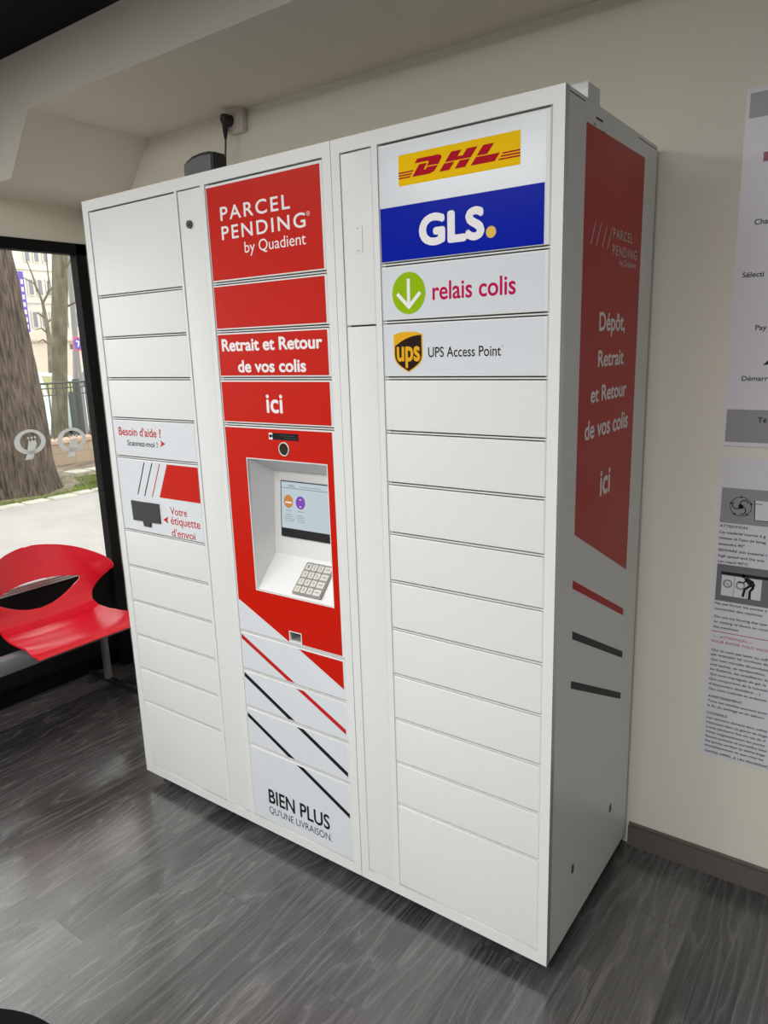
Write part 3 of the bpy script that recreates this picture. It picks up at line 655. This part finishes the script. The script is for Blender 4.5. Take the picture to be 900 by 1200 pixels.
# ------------------------------------------------------------------ red beam seat by the window
bs = thing('beam_seat', 'red plastic shell seat with slotted back on a grey beam by the window', 'seat', (-.65, .12, 0))
def chair_shell():
    CY, NS, NT = .130, 72, 84
    prof = [(-.458, .419), (-.464, .428), (-.488, .435), (-.53, .434), (-.62, .428), (-.70, .426), (-.765, .434), (-.808, .457), (-.835, .495), (-.855, .545), (-.872, .60), (-.886, .66), (-.896, .710), (-.901, .742), (-.903, .760)]
    # arc length
    acc = [0]
    for a, b in zip(prof, prof[1:]): acc.append(acc[-1] + math.hypot(b[0] - a[0], b[1] - a[1]))
    def at(s):
        for i in range(len(prof) - 1):
            if s <= acc[i + 1] + 1e-9:
                t = (s - acc[i]) / (acc[i + 1] - acc[i]); return (prof[i][0] + t * (prof[i + 1][0] - prof[i][0]), prof[i][1] + t * (prof[i + 1][1] - prof[i][1]))
        return prof[-1]
    Ltot = acc[-1]
    def sstep(a, b, x): 
        t = min(1, max(0, (x - a) / (b - a))); return t * t * (3 - 2 * t)
    ctl = [(0, .242), (.04, .252), (acc[3], .246), (acc[4], .240), (acc[5], .232), (acc[6], .223), (acc[7], .220), (acc[8], .232), (acc[9], .268), (acc[10], .306), (acc[11], .318)]
    def width(s, z):
        if z > .605 and s > acc[9]:
            t = (z - .605) / (.760 - .605); return max(.02, .312 * max(0, 1 - t ** 2.0) ** .5)
        for i in range(len(ctl) - 1):
            if s <= ctl[i + 1][0]:
                (s0, w0), (s1, w1) = ctl[i], ctl[i + 1]; sa, wa = ctl[max(i - 1, 0)]; sb, wb = ctl[min(i + 2, len(ctl) - 1)]
                h = s1 - s0; m0 = (w1 - wa) / max(s1 - sa, 1e-6) * h; m1 = (wb - w0) / max(sb - s0, 1e-6) * h; t = (s - s0) / h
                return (2*t**3 - 3*t*t + 1) * w0 + (t**3 - 2*t*t + t) * m0 + (-2*t**3 + 3*t*t) * w1 + (t**3 - t*t) * m1
        return ctl[-1][1]
    S_ = []
    for i in range(NT + 1):
        t = i / NT
        S_.append(Ltot * (1 - (1 - t) ** 1.25))
    bm = bmesh.new(); grid = []; uv = {}
    for s in S_:
        x, z = at(s); w = width(s, z); row = []
        back = sstep(.42, .70, z)
        for k in range(NS + 1):
            a = -1 + 2 * k / NS
            y = a * w
            n = abs(y) / .32
            xx = x + back * (.17 * n ** 2.2) + (1 - back) * 0
            zz = z + (1 - back) * (.016 * (abs(y) / .24) ** 2.5) * sstep(.0, .12, s) - back * .012 * n ** 2
            v = bm.verts.new((xx, CY + y, zz)); row.append(v); uv[v] = (y, zz)
        grid.append(row)
    HY, HZ, HR, HH0, HH1 = -.012, .548, .212, .062, .066                  # slot in the backrest
    def hole(y, z):
        c = .018 * (1 - (y / HR) ** 2)
        h = .063 * max(0.0, 1 - (abs(y) / HR) ** 2.0)
        return y, z, h
    def inside(y, z):
        yy = (y - HY) / HR
        if abs(yy) >= 1: return False
        c = .585 + .010 * (1 - yy * yy); return c - .100 * (1 - abs(yy) ** 2.0) < z < c + .016 * (1 - yy * yy)
    for r0, r1 in zip(grid, grid[1:]):
        for k in range(NS):
            q = (r0[k], r0[k + 1], r1[k + 1], r1[k])
            cy = sum(uv[v][0] for v in q) / 4; cz_ = sum(uv[v][1] for v in q) / 4
            if uv[q[0]][1] > .44 and q[0].co.x < -.70 and inside(cy, cz_): continue
            bm.faces.new(q)
    rim = {r[0] for r in grid} | {r[-1] for r in grid} | set(grid[0]) | set(grid[-1])
    loose = [v for v in bm.verts if not v.link_faces]; rim -= set(loose)
    for v in loose: uv.pop(v, None)
    bmesh.ops.delete(bm, geom=loose, context='VERTS')
    # snap the slot rim to its curve
    for v in bm.verts:
        if v.is_boundary and v in uv and v not in rim:
            y, z = uv[v]; yy = (y - HY) / HR
            if v.co.x < -.70 and abs(y) < HR * 1.08 and abs(z - HZ) < .085 and z < .66:
                yy = max(-1, min(1, yy)); c = .585 + .010 * (1 - yy * yy)
                v.co.z = c - .100 * (1 - yy * yy) if z < c - .012 else c + .016 * (1 - yy * yy)
    for _ in range(2):
        bmesh.ops.smooth_vert(bm, verts=[v for v in bm.verts if not v.is_boundary], factor=.4, use_axis_x=True, use_axis_y=True, use_axis_z=True)
    return bm
o = obj('seat_shell', chair_shell(), M_chair, bs, smooth=60)
md = o.modifiers.new('thick', 'SOLIDIFY'); md.thickness = .007; md.offset = -1
md = o.modifiers.new('round', 'BEVEL'); md.width = .002; md.segments = 2; md.limit_method = 'ANGLE'; md.angle_limit = math.radians(50)
bm = bmesh.new(); box(bm, -.655, -.595, -.85, .50, .350, .412, .006); obj('beam', bm, M_beam, bs, smooth=35)
for y in (.0, .22):
    bm = bmesh.new(); box(bm, -.70, -.54, y - .02, y + .02, .4125, .4195, .001); obj('seat_bracket', bm, M_dark, bs)
for y in (.385, -.70):
    bm = bmesh.new(); box(bm, -.83, -.80, y - .014, y + .014, .05, .385, .006); box(bm, -.83, -.645, y - .014, y + .014, .362, .392, .004)
    lg = obj('leg', bm, M_beam, bs, smooth=35)
    bm = bmesh.new(); box(bm, -.965, -.40, y - .014, y + .014, .036, .056, .006); obj('foot_bar', bm, M_dark, lg, smooth=35)
    for x in (-.952, -.415):
        bm = bmesh.new(); lathe(bm, [(.026, 0), (.026, .006), (.012, .016), (.009, .036)], (x, y, 0), 20); obj('glide', bm, M_foot, lg, smooth=True)

# stool whose rim shows at the bottom left
st = thing('stool', 'round black stool, only its rim showing on the floor at the bottom left', 'stool', (1.107, -1.223, 0))
bm = bmesh.new(); lathe(bm, [(.05, .438), (.24, .438), (.262, .436), (.2676, .43), (.2676, .405), (.258, .398), (.05, .398)], (1.107, -1.223, 0), 72); obj('seat', bm, mat('black_seat', (0.004, 0.004, 0.005), 0.7, spec=0.05), st, smooth=30)
bm = bmesh.new(); lathe(bm, [(.03, .03), (.03, .398)], (1.107, -1.223, 0), 24); obj('post', bm, M_metal, st, smooth=30)
bm = bmesh.new(); lathe(bm, [(.20, 0), (.20, .012), (.05, .03), (.03, .034)], (1.107, -1.223, 0), 48); obj('base', bm, M_metal, st, smooth=30)

# window stickers: two ring marks with a slanted fork tail
DEC = Plane((XW + .0425, 0, 0), (0, 1, 0), (0, 0, 1))
M_decal = mat('white_window_film', (0.74, 0.76, 0.75), 0.6)
_nt = M_decal.node_tree; _tr = _nt.nodes.new('ShaderNodeBsdfTranslucent'); _tr.inputs[0].default_value = (0.80, 0.81, 0.81, 1)
_mx = _nt.nodes.new('ShaderNodeMixShader'); _mx.inputs[0].default_value = 0.6
_nt.links.new(_nt.nodes['Principled BSDF'].outputs[0], _mx.inputs[1]); _nt.links.new(_tr.outputs[0], _mx.inputs[2]); _nt.links.new(_mx.outputs[0], _nt.nodes['Material Output'].inputs['Surface'])
def ringmark(cy, cz, label):
    sh_ = [shape([ell(cy, cz, .073, .056), ell(cy + .002, cz + .002, .049, .041)]),
           shape([[(cy - .035, cz - .078), (cy + .003, cz - .078), (cy + .028, cz - .012), (cy + .026, cz + .012), (cy + .018, cz), (cy + .010, cz + .010), (cy + .003, cz - .001), (cy - .006, cz + .010), (cy - .012, cz - .012), (cy - .022, cz - .055)]])]
    for k in range(3): sh_.append(shape([ell(cy - .007 + .016 * k, cz + .018, .0052, n=14)]))
    sh_[1].transform(Matrix.Translation((0, 0, .0004)))
    o = put('window_sticker', sh_, DEC, .0, M_decal); tag(o, label, 'sticker', 'window stickers'); return o
ringmark(.268, 1.202, 'white ring sticker on the glass in front of the thick tree trunk')
ringmark(.470, 1.188, 'white ring sticker on the glass next to the black window frame')

# ------------------------------------------------------------------ street outside the window
GZ = -0.15
def noise_mat(name, c0, c1, scale, rough=0.9, stretch=(1, 1, 1), bump=0.0, lo=0.35, hi=0.65, detail=5):
    m = bpy.data.materials.new(name); m.use_nodes = True; nt = m.node_tree; N = nt.nodes; L = nt.links; b = N['Principled BSDF']
    b.inputs['Roughness'].default_value = rough; b.inputs['Specular IOR Level'].default_value = 0.2
    tc = N.new('ShaderNodeTexCoord'); mp = N.new('ShaderNodeMapping'); mp.inputs['Scale'].default_value = stretch
    n = N.new('ShaderNodeTexNoise'); n.inputs['Scale'].default_value = scale; n.inputs['Detail'].default_value = detail
    r = N.new('ShaderNodeValToRGB'); r.color_ramp.elements[0].position = lo; r.color_ramp.elements[1].position = hi
    r.color_ramp.elements[0].color = (*c0, 1); r.color_ramp.elements[1].color = (*c1, 1)
    L.new(tc.outputs['Object'], mp.inputs[0]); L.new(mp.outputs[0], n.inputs['Vector']); L.new(n.outputs['Fac'], r.inputs[0]); L.new(r.outputs[0], b.inputs['Base Color'])
    if bump:
        bp = N.new('ShaderNodeBump'); bp.inputs['Strength'].default_value = bump; bp.inputs['Distance'].default_value = 0.02
        L.new(n.outputs['Fac'], bp.inputs['Height']); L.new(bp.outputs[0], b.inputs['Normal'])
    return m
M_pave = noise_mat('pale_pavement', (0.31, 0.295, 0.28), (0.345, 0.33, 0.315), 3)
M_soil = noise_mat('bare_soil', (0.13, 0.10, 0.07), (0.25, 0.215, 0.165), 5)
M_road = noise_mat('pale_asphalt', (0.36, 0.36, 0.36), (0.42, 0.42, 0.42), 2)
M_grass = noise_mat('grass_green', (0.11, 0.16, 0.03), (0.24, 0.29, 0.08), 3)
M_stone = noise_mat('pale_kerb_stone', (0.36, 0.35, 0.30), (0.47, 0.46, 0.40), 6)
M_bark = noise_mat('grey_brown_bark', (0.016, 0.011, 0.009), (0.13, 0.10, 0.078), 32, stretch=(1, 1, .13), bump=1.0, lo=.30, hi=.68, detail=8)
M_bark2 = noise_mat('green_grey_bark', (0.080, 0.074, 0.046), (0.165, 0.150, 0.105), 7, stretch=(1, 1, .4), bump=0.2)
M_twig = noise_mat('twig_bark', (0.13, 0.11, 0.08), (0.20, 0.17, 0.12), 5)
M_facade = noise_mat('cream_facade', (0.62, 0.585, 0.52), (0.66, 0.63, 0.56), 0.4)
M_facade2 = noise_mat('beige_render', (0.54, 0.47, 0.38), (0.58, 0.51, 0.42), 0.5)
M_whitew = noise_mat('white_render', (0.66, 0.67, 0.70), (0.70, 0.71, 0.73), 0.4)
M_pane = mat('dull_window_pane', (0.20, 0.21, 0.22), 0.3)
M_iron = mat('dark_fence_iron', (0.05, 0.055, 0.05), 0.5)
M_lpost = mat('lamp_post_grey', (0.22, 0.21, 0.20), 0.5)
M_purple = mat('purple_cloth', (0.12, 0.07, 0.36), 0.7)
M_wblock = bpy.data.materials.new('stone_blocks'); M_wblock.use_nodes = True
_n = M_wblock.node_tree; _b = _n.nodes.new('ShaderNodeTexBrick'); _t = _n.nodes.new('ShaderNodeTexCoord'); _m = _n.nodes.new('ShaderNodeMapping')
_m.inputs['Rotation'].default_value = (math.radians(90), 0, math.radians(90))
_b.inputs['Scale'].default_value = 1.0; _b.inputs['Brick Width'].default_value = .5; _b.inputs['Row Height'].default_value = .19; _b.inputs['Mortar Size'].default_value = .006
_b.inputs['Color1'].default_value = (.34, .26, .18, 1); _b.inputs['Color2'].default_value = (.42, .34, .25, 1); _b.inputs['Mortar'].default_value = (.25, .2, .15, 1)
_sx = _n.nodes.new('ShaderNodeSeparateXYZ'); _cx = _n.nodes.new('ShaderNodeCombineXYZ')
_n.links.new(_t.outputs['Object'], _sx.inputs[0]); _n.links.new(_sx.outputs[1], _cx.inputs[0]); _n.links.new(_sx.outputs[2], _cx.inputs[1]); _n.links.new(_cx.outputs[0], _b.inputs['Vector'])
_n.links.new(_b.outputs['Color'], _n.nodes['Principled BSDF'].inputs['Base Color']); _n.nodes['Principled BSDF'].inputs['Roughness'].default_value = .9

bm = bmesh.new(); box(bm, -6.33, XW - .125, -14, 22, GZ - .1, GZ); obj('pavement', bm, M_pave, kind='structure')
bm = bmesh.new(); box(bm, -9.2, -6.33, -14, 22, GZ - .1, GZ - .004); obj('tree_bed', bm, M_soil, kind='structure')
bm = bmesh.new(); box(bm, -70, -9.2, -20, 60, GZ - .1, GZ - .006); obj('road', bm, M_road, kind='structure')
# kerb stones along the bed, and loose slabs on its far side
y = 1.6; k = 0; proto = None
while y < 5.2:
    ln = random.uniform(.24, .34)
    bm = bmesh.new(); box(bm, -6.46, -6.27, y, y + ln, GZ - .05, GZ + .022, .014, 2)
    o = obj('kerb_stone', bm, M_stone, smooth=35); o.rotation_euler = (0, 0, 0)
    for v in o.data.vertices: v.co.x += random.uniform(-.006, .006) + (k % 3 - 1) * .012
    tag(o, 'pale kerb stone in the row between pavement and tree bed', 'kerb stone', 'kerb stones along the tree bed')
    y += ln + random.uniform(.015, .035); k += 1
for k, (x, yy) in enumerate(((-8.05, 4.55), (-8.0, 4.86), (-7.95, 5.17), (-7.9, 5.48))):
    bm = bmesh.new(); box(bm, x - .16, x + .16, yy, yy + .27, GZ - .03, GZ + .02, .012, 2)
    tag(obj('paving_slab', bm, M_stone, smooth=35), 'pale slab lying on the far side of the tree bed', 'slab', 'slabs behind the grass')
# grass
bm = bmesh.new()
def tuft(x, y, h):
    a = random.uniform(0, 6.28); w = .006
    dx_, dy_ = math.cos(a) * w, math.sin(a) * w; lx, ly = random.uniform(-.03, .03), random.uniform(-.03, .03)
    p_ = [bm.verts.new((x - dx_, y - dy_, GZ - .006)), bm.verts.new((x + dx_, y + dy_, GZ - .006)), bm.verts.new((x + lx, y + ly, GZ + h))]
    bm.faces.new(p_)
for cx_, cy_, sx_, sy_, n_ in ((-6.75, 4.25, .16, .45, 1500), (-7.25, 4.5, .2, .16, 700), (-6.62, 3.3, .10, .5, 700), (-6.6, 2.3, .08, .5, 500), (-6.9, 3.5, .25, .3, 300)):
    for _ in range(n_):
        gx, gy = min(random.gauss(cx_, sx_), -6.52), random.gauss(cy_, sy_)
        if math.hypot(gx + 7.4, gy - 3.33) > .78: tuft(gx, gy, random.uniform(.02, .06))
o = obj('grass', bm, M_grass); o['kind'] = 'stuff'; tag(o, 'patchy green grass around the foot of the thick tree', 'grass')
# thick trunk
tr = thing('street_tree', 'thick tree trunk with grey brown furrowed bark nearest the window', 'tree', (-7.4, 3.33, GZ))
bm = bmesh.new(); rings = []; NSG = 96
zs_ = [GZ - .06 + (5.3 - GZ) * (k / 90) ** 1.15 for k in range(91)]
def rad(z):
    tab = [(-.25, .66), (-.15, .615), (0, .585), (.3, .562), (.655, .545), (1.4, .50), (2.1, .461), (3.06, .378), (5.4, .34)]
    for (a, ra), (b, rb) in zip(tab, tab[1:]):
        if z <= b: return ra + (rb - ra) * max(0, (z - a)) / (b - a)
    return tab[-1][1]
from mathutils import noise as mnoise
for z in zs_:
    row = []
    for k in range(NSG):
        a = 2 * math.pi * k / NSG; r = rad(z)
        f_ = mnoise.fractal(Vector((math.cos(a) * 5, math.sin(a) * 5, z * 1.1)), 1.0, 2.0, 4) * .030 + mnoise.noise(Vector((math.cos(a) * 2, math.sin(a) * 2, z * .9))) * .02
        fl = max(0, (.25 - z)) * .10 * math.sin(a * 6 + 1)
        row.append(bm.verts.new((-7.4 + (r + f_ + fl) * math.cos(a), 3.33 + (r + f_ + fl) * math.sin(a), z)))
    rings.append(row)
for A, B in zip(rings, rings[1:]):
    for k in range(NSG): bm.faces.new((A[k], A[(k + 1) % NSG], B[(k + 1) % NSG], B[k]))
bm.faces.new(rings[-1])
obj('trunk', bm, M_bark, tr, smooth=180)
bm = bmesh.new(); tube(bm, [(-7.4, 3.33, 5.1), (-7.6, 2.6, 6.4), (-7.8, 1.7, 7.8)], [.26, .18, .08], 12); obj('branch', bm, M_bark, tr, smooth=True)
bm = bmesh.new(); tube(bm, [(-7.4, 3.33, 5.1), (-7.3, 3.9, 6.6), (-7.2, 4.6, 8.2)], [.26, .17, .08], 12); obj('branch', bm, M_bark, tr, smooth=True)
# low wall and railings
lw = thing('garden_wall', 'low stone block wall with a reddish coping under the metal railings', 'wall', (-9.05, 4, GZ))
bm = bmesh.new(); box(bm, -9.25, -8.97, -12, 18, GZ - .05, .195); obj('wall_blocks', bm, M_wblock, lw)
bm = bmesh.new(); box(bm, -9.27, -8.94, -12, 18, .195, .262, .012); obj('coping', bm, noise_mat('reddish_coping', (0.44, 0.29, 0.20), (0.56, 0.40, 0.29), 4), lw)
fn_ = thing('metal_railing', 'dark metal railings of upright bars standing on the low stone wall', 'railing', (-9.08, 5, .262))
for z, r in ((1.165, .016), (1.085, .010), (.975, .008)):
    bm = bmesh.new(); cyl(bm, (-9.08, 1.5, z), (-9.08, 7.6, z), r, r, 10); obj('rail', bm, M_iron, fn_, smooth=True)
bar_me = None
for k in range(46):
    yy = 1.6 + k * .13
    if bar_me is None:
        bm = bmesh.new(); cyl(bm, (-9.08, yy, .262), (-9.08, yy, 1.165), .011, .011, 8); b0 = obj('bar', bm, M_iron, fn_, smooth=30); bar_me = b0
    else:
        c = bar_me.copy(); COL.objects.link(c); c.parent = fn_; c.location = (0, k * .13, 0)
# second trunk, thin tree, lamp post, sign, post
t2 = thing('street_tree', 'straight greenish grey trunk rising behind the metal railings', 'tree', (-10.5, 5.88, GZ))
bm = bmesh.new(); tube(bm, [(-10.5, 5.84, GZ - .02), (-10.5, 5.88, 0), (-10.5, 5.97, .7), (-10.5, 6.05, 1.25), (-10.5, 6.12, 1.8), (-10.5, 6.19, 2.3), (-10.5, 6.27, 2.8), (-10.5, 6.34, 3.35), (-10.5, 6.42, 4.0), (-10.5, 6.55, 5.2)],
    [.17, .155, .138, .132, .13, .142, .135, .132, .12, .10], 24); obj('trunk', bm, M_bark2, t2, smooth=True)
for pts, r in (([(-10.45, 6.30, 2.45), (-10.2, 6.55, 2.62), (-10.0, 6.75, 2.95)], [.018, .012, .005]), ([(-10.42, 6.3, 2.9), (-10.2, 6.18, 3.2), (-10.0, 6.1, 3.6)], [.012, .009, .004]), ([(-10.42, 6.38, 3.1), (-10.2, 6.5, 3.5), (-10.1, 6.45, 3.8)], [.012, .008, .004]), ([(-10.5, 6.5, 5.1), (-10.7, 7.0, 6.0), (-10.9, 7.3, 7)], [.09, .06, .02])):
    bm = bmesh.new(); tube(bm, pts, r, 8); obj('branch', bm, M_bark2, t2, smooth=True)
t3 = thing('bare_tree', 'thin leafless tree with spread twigs in front of the cream building', 'tree', (-17, 9.6, GZ))
bm = bmesh.new(); tube(bm, [(-17, 9.6, GZ - .02), (-17, 9.66, 1.2), (-17, 9.72, 2.0), (-17, 9.70, 2.5), (-17, 9.66, 3.0)], [.10, .085, .07, .055, .04], 12); obj('trunk', bm, M_twig, t3, smooth=True)
for pts in ([(9.66, 3.0), (9.56, 3.3), (9.43, 3.5), (9.25, 3.56), (9.1, 3.62)], [(9.66, 3.0), (9.82, 3.26), (9.86, 3.6), (9.84, 4.2), (9.9, 4.8)], [(9.56, 3.3), (9.45, 3.7), (9.3, 4.1)], [(9.82, 3.26), (10.0, 3.45), (10.15, 3.9)], [(9.70, 2.5), (9.95, 2.65), (10.15, 2.72)],
            [(9.71, 2.2), (9.5, 2.35), (9.3, 2.3)], [(9.69, 2.6), (9.45, 2.75), (9.35, 2.7)], [(9.72, 1.9), (9.5, 2.05), (9.32, 1.98)]):
    bm = bmesh.new(); n_ = len(pts); tube(bm, [(-17 + .05 * i, y_, z_) for i, (y_, z_) in enumerate(pts)], [.032 - .022 * i / (n_ - 1) for i in range(n_)], 8); obj('branch', bm, M_twig, t3, smooth=True)
lp = thing('lamp_post', 'tall grey lamp post with a dark base right of the straight trunk', 'lamp post', (-11, 6.67, GZ))
bm = bmesh.new(); tube(bm, [(-11, 6.67, 1.1), (-11, 6.76, 1.94), (-11, 6.79, 2.65), (-11, 6.82, 3.6), (-11, 6.85, 6.0)], [.062, .055, .052, .05, .045], 16); obj('pole', bm, M_lpost, lp, smooth=True)
bm = bmesh.new(); lathe(bm, [(.13, -.01), (.13, .06), (.085, .12), (.075, .7), (.085, .78), (.07, 1.3)], (-11, 6.66, GZ), 24); obj('base', bm, M_iron, lp, smooth=30)
bm = bmesh.new(); tube(bm, [(-11, 6.85, 5.95), (-10.8, 6.85, 6.25), (-10.2, 6.85, 6.35)], .035, 10); box(bm, -10.35, -9.85, 6.78, 6.92, 6.31, 6.40, .02); obj('lantern', bm, M_lpost, lp, smooth=35)
sg2 = thing('traffic_sign', 'round blue no parking sign with a red rim beside the window frame', 'sign', (-9.83, 6.05, GZ))
bm = bmesh.new(); cyl(bm, (-9.84, 6.05, GZ - .02), (-9.84, 6.05, 1.95), .025, .025, 14); obj('pole', bm, M_lpost, sg2, smooth=30)
SP = Plane((-9.8, 6.04, 1.79), (-.35, .937, 0), (0, 0, 1))
put('disc_rim', shape([ell(0, 0, .128)], .004), SP, 0, mat('sign_red', (0.55, 0.03, 0.07), 0.4), sg2)
put('disc_face', shape([ell(0, 0, .100)]), SP, .0045, mat('sign_blue', (0.06, 0.05, 0.36), 0.4), sg2)
put('arrow_mark', shape([[(-.035, .062), (.045, .045), (.05, .02), (-.03, .036)], [(.028, .03), (.05, .022), (.012, -.055), (-.008, -.045)]]), SP, .0050, M_letter, sg2, 'white arrow mark')
put('small_plate', shape([rect(-.205, -.14, -.09, .0)], .004), SP, 0, M_iron, sg2, 'small dark plate left of the disc')
bm = bmesh.new(); lathe(bm, [(.07, 0), (.07, .95), (.055, 1.0), (.04, 1.03)], (-12, 7.14, GZ - .006), 20); tag(obj('bollard', bm, M_iron, smooth=30), 'dark post standing behind the railings near the dark car', 'post')
# parked cars
def car(cx, cy, body, label, flip=1):
    root = thing('parked_car', label, 'car', (cx, cy, GZ - .006))
    def Pt(u, x, z): return (cx + x, cy + flip * u, GZ - .006 + z)
    def loft(name, prof, hw, m, par=root, tap=0.0):
        bm = bmesh.new(); f_ = [bm.verts.new(Pt(u, hw - tap * max(0, z - .85), z)) for u, z in prof]; g_ = [bm.verts.new(Pt(u, -hw + tap * max(0, z - .85), z)) for u, z in prof]
        bm.faces.new(f_); bm.faces.new(g_[::-1])
        for i in range(len(prof)): bm.faces.new((f_[i], f_[(i + 1) % len(prof)], g_[(i + 1) % len(prof)], g_[i]))
        bmesh.ops.bevel(bm, geom=[e for e in bm.edges if abs(abs(e.verts[0].co.x - cx) - abs(e.verts[1].co.x - cx)) < .001 and e.verts[0].co.x * e.verts[1].co.x > 0 and abs(e.verts[0].co.x - e.verts[1].co.x) < .2], offset=.03, segments=2, affect='EDGES')
        return obj(name, bm, m, par, smooth=35)
    b_ = loft('body', [(-2.0, .25), (-1.98, .60), (-1.9, .82), (-1.5, .90), (-1.0, .95), (-.55, 1.38), (.1, 1.45), (.95, 1.42), (1.55, 1.0), (1.98, .92), (2.02, .5), (1.98, .25)], .85, body, tap=.35)
    for a, b in (((-.86, .98), (-.5, 1.33)), ((.08, .98), (.10, 1.38))):
        pass
    W_ = mat('car_glass_reflection', (0.34, 0.33, 0.16), 0.15)  # yellow-green reflection of the trees painted into the window colour
    for pr in ([(-.80, .98), (-.46, 1.32), (.02, 1.37), (.02, .98)], [(.10, .98), (.10, 1.37), (.85, 1.35), (1.25, 1.02)]):
        for sgn in (1, -1):
            bm = bmesh.new(); vs = [bm.verts.new(Pt(u, sgn * (.853 - .35 * max(0, z - .85)), z)) for u, z in pr]; ws = [bm.verts.new(Pt(u, sgn * (.845 - .35 * max(0, z - .85)), z)) for u, z in pr]
            bm.faces.new(vs); bm.faces.new(ws[::-1])
            for i in range(4): bm.faces.new((vs[i], vs[(i + 1) % 4], ws[(i + 1) % 4], ws[i]))
            obj('window', bm, W_, root)
    for u in (-1.25, 1.3):
        for sgn in (1, -1):
            bm = bmesh.new(); cyl(bm, Pt(u, sgn * .86, .31), Pt(u, sgn * .68, .31), .31, .31, 28); w_ = obj('wheel', bm, M_foot, root, smooth=30)
            bm = bmesh.new(); cyl(bm, Pt(u, sgn * .868, .31), Pt(u, sgn * .84, .31), .19, .19, 20); obj('hub_cap', bm, M_metal, w_, smooth=30)
    bm = bmesh.new(); box(bm, cx + .55, cx + .80, min(cy - flip * 1.98, cy - flip * 2.0) - .01, max(cy - flip * 1.98, cy - flip * 2.0) + .01, .52, .66, .01); obj('head_lamp', bm, mat('lamp_yellow', (0.7, 0.55, 0.1), 0.3), root)
    return root
car(-13.0, 6.75, mat('pale_car_paint', (0.62, 0.72, 0.72), 0.25), 'pale car parked behind the thick trunk and the railings', -1)
car(-15.6, 10.75, mat('dark_car_paint', (0.045, 0.055, 0.07), 0.25), 'dark blue grey car parked behind the railings near the window frame', 1)
# buildings
bd = thing('building', 'cream town building with rows of tall windows across the street', 'building', (-50, 34, GZ))
bm = bmesh.new(); box(bm, -60, -50, 25.2, 52, GZ - .1, 16); obj('facade', bm, M_facade, bd)
for z in (5.45, 7.75, 10.0):
    bm = bmesh.new(); box(bm, -50.0, -49.85, 25.2, 52, z, z + .16); obj('string_course', bm, M_facade, bd)
wproto = None
for zc in (4.3, 6.55, 8.85, 11.2):
    for yc in (27.98, 28.66, 29.36, 30.4, 31.2, 32.0, 33.2, 34.0):
        if wproto is None:
            bm = bmesh.new(); box(bm, -49.99, -49.90, yc - .24, yc + .24, zc - .60, zc + .60); w_ = obj('window_surround', bm, M_facade, bd)
            bm = bmesh.new(); box(bm, -49.91, -49.88, yc - .15, yc + .15, zc - .52, zc + .52); p_ = obj('pane', bm, M_pane, w_)
            wproto = (w_, p_, yc, zc)
        else:
            w_ = wproto[0].copy(); COL.objects.link(w_); w_.location = (0, yc - wproto[2], zc - wproto[3]); w_.parent = bd
            p_ = wproto[1].copy(); COL.objects.link(p_); p_.parent = w_
gb = thing('gatehouse', 'low beige building with an arched gable left of the straight trunk', 'building', (-40, 23.5, GZ))
bm = bmesh.new(); box(bm, -43, -40, 21.85, 26, GZ - .1, 2.55); obj('wall', bm, M_facade2, gb)
me = shape([[(21.75, 2.55), (23.45, 2.55), (23.45, 2.68)] + [(22.6 + .85 * math.cos(math.radians(a)), 2.68 + .48 * math.sin(math.radians(a))) for a in range(10, 171, 10)] + [(21.75, 2.68)]], .4)
put('gable', me, Plane((-40.3, 0, 0), (0, 1, 0), (0, 0, 1)), 0, M_facade2, gb)
bm = bmesh.new(); box(bm, -40.02, -39.82, 21.75, 26, 2.50, 2.60); obj('cornice', bm, noise_mat('brown_cornice', (0.40, 0.32, 0.24), (0.46, 0.38, 0.3), 2), gb)
wb = thing('building', 'white building with a grey flank half hidden by the thick trunk', 'building', (-46, 20, GZ))
bm = bmesh.new(); box(bm, -49, -46, 12, 24.9, GZ - .1, 14); obj('facade', bm, M_whitew, wb)
bm = bmesh.new(); box(bm, -46, -45.3, 20, 24.35, 6.9, 8.1); obj('bay', bm, mat('grey_flank', (0.36, 0.36, 0.37), 0.8), wb)
bn = thing('banner', 'tall purple and white chequered banner hanging left of the cream building', 'banner', (-44, 23.9, GZ))
BP = Plane((-44, 0, 0), (0, 1, 0), (0, 0, 1))
put('cloth', shape([rect(23.2, 24.2, GZ, 6.9)], .04), BP, 0, M_purple, bn)
for k in range(14):
    z = 6.15 - k * .46; put('white_square', shape([rect(23.97, 24.11, z, z + .27)], .01), BP, .041, M_whitew, bn)
for k in range(9):
    z = 6.75 - k * .13; put('white_bar', shape([rect(23.22, 23.86, z, z + .045)], .01), BP, .041, M_whitew, bn)
put('white_panel', shape([rect(23.22, 23.9, 0.2, 5.5)], .01), BP, .041, M_whitew, bn)
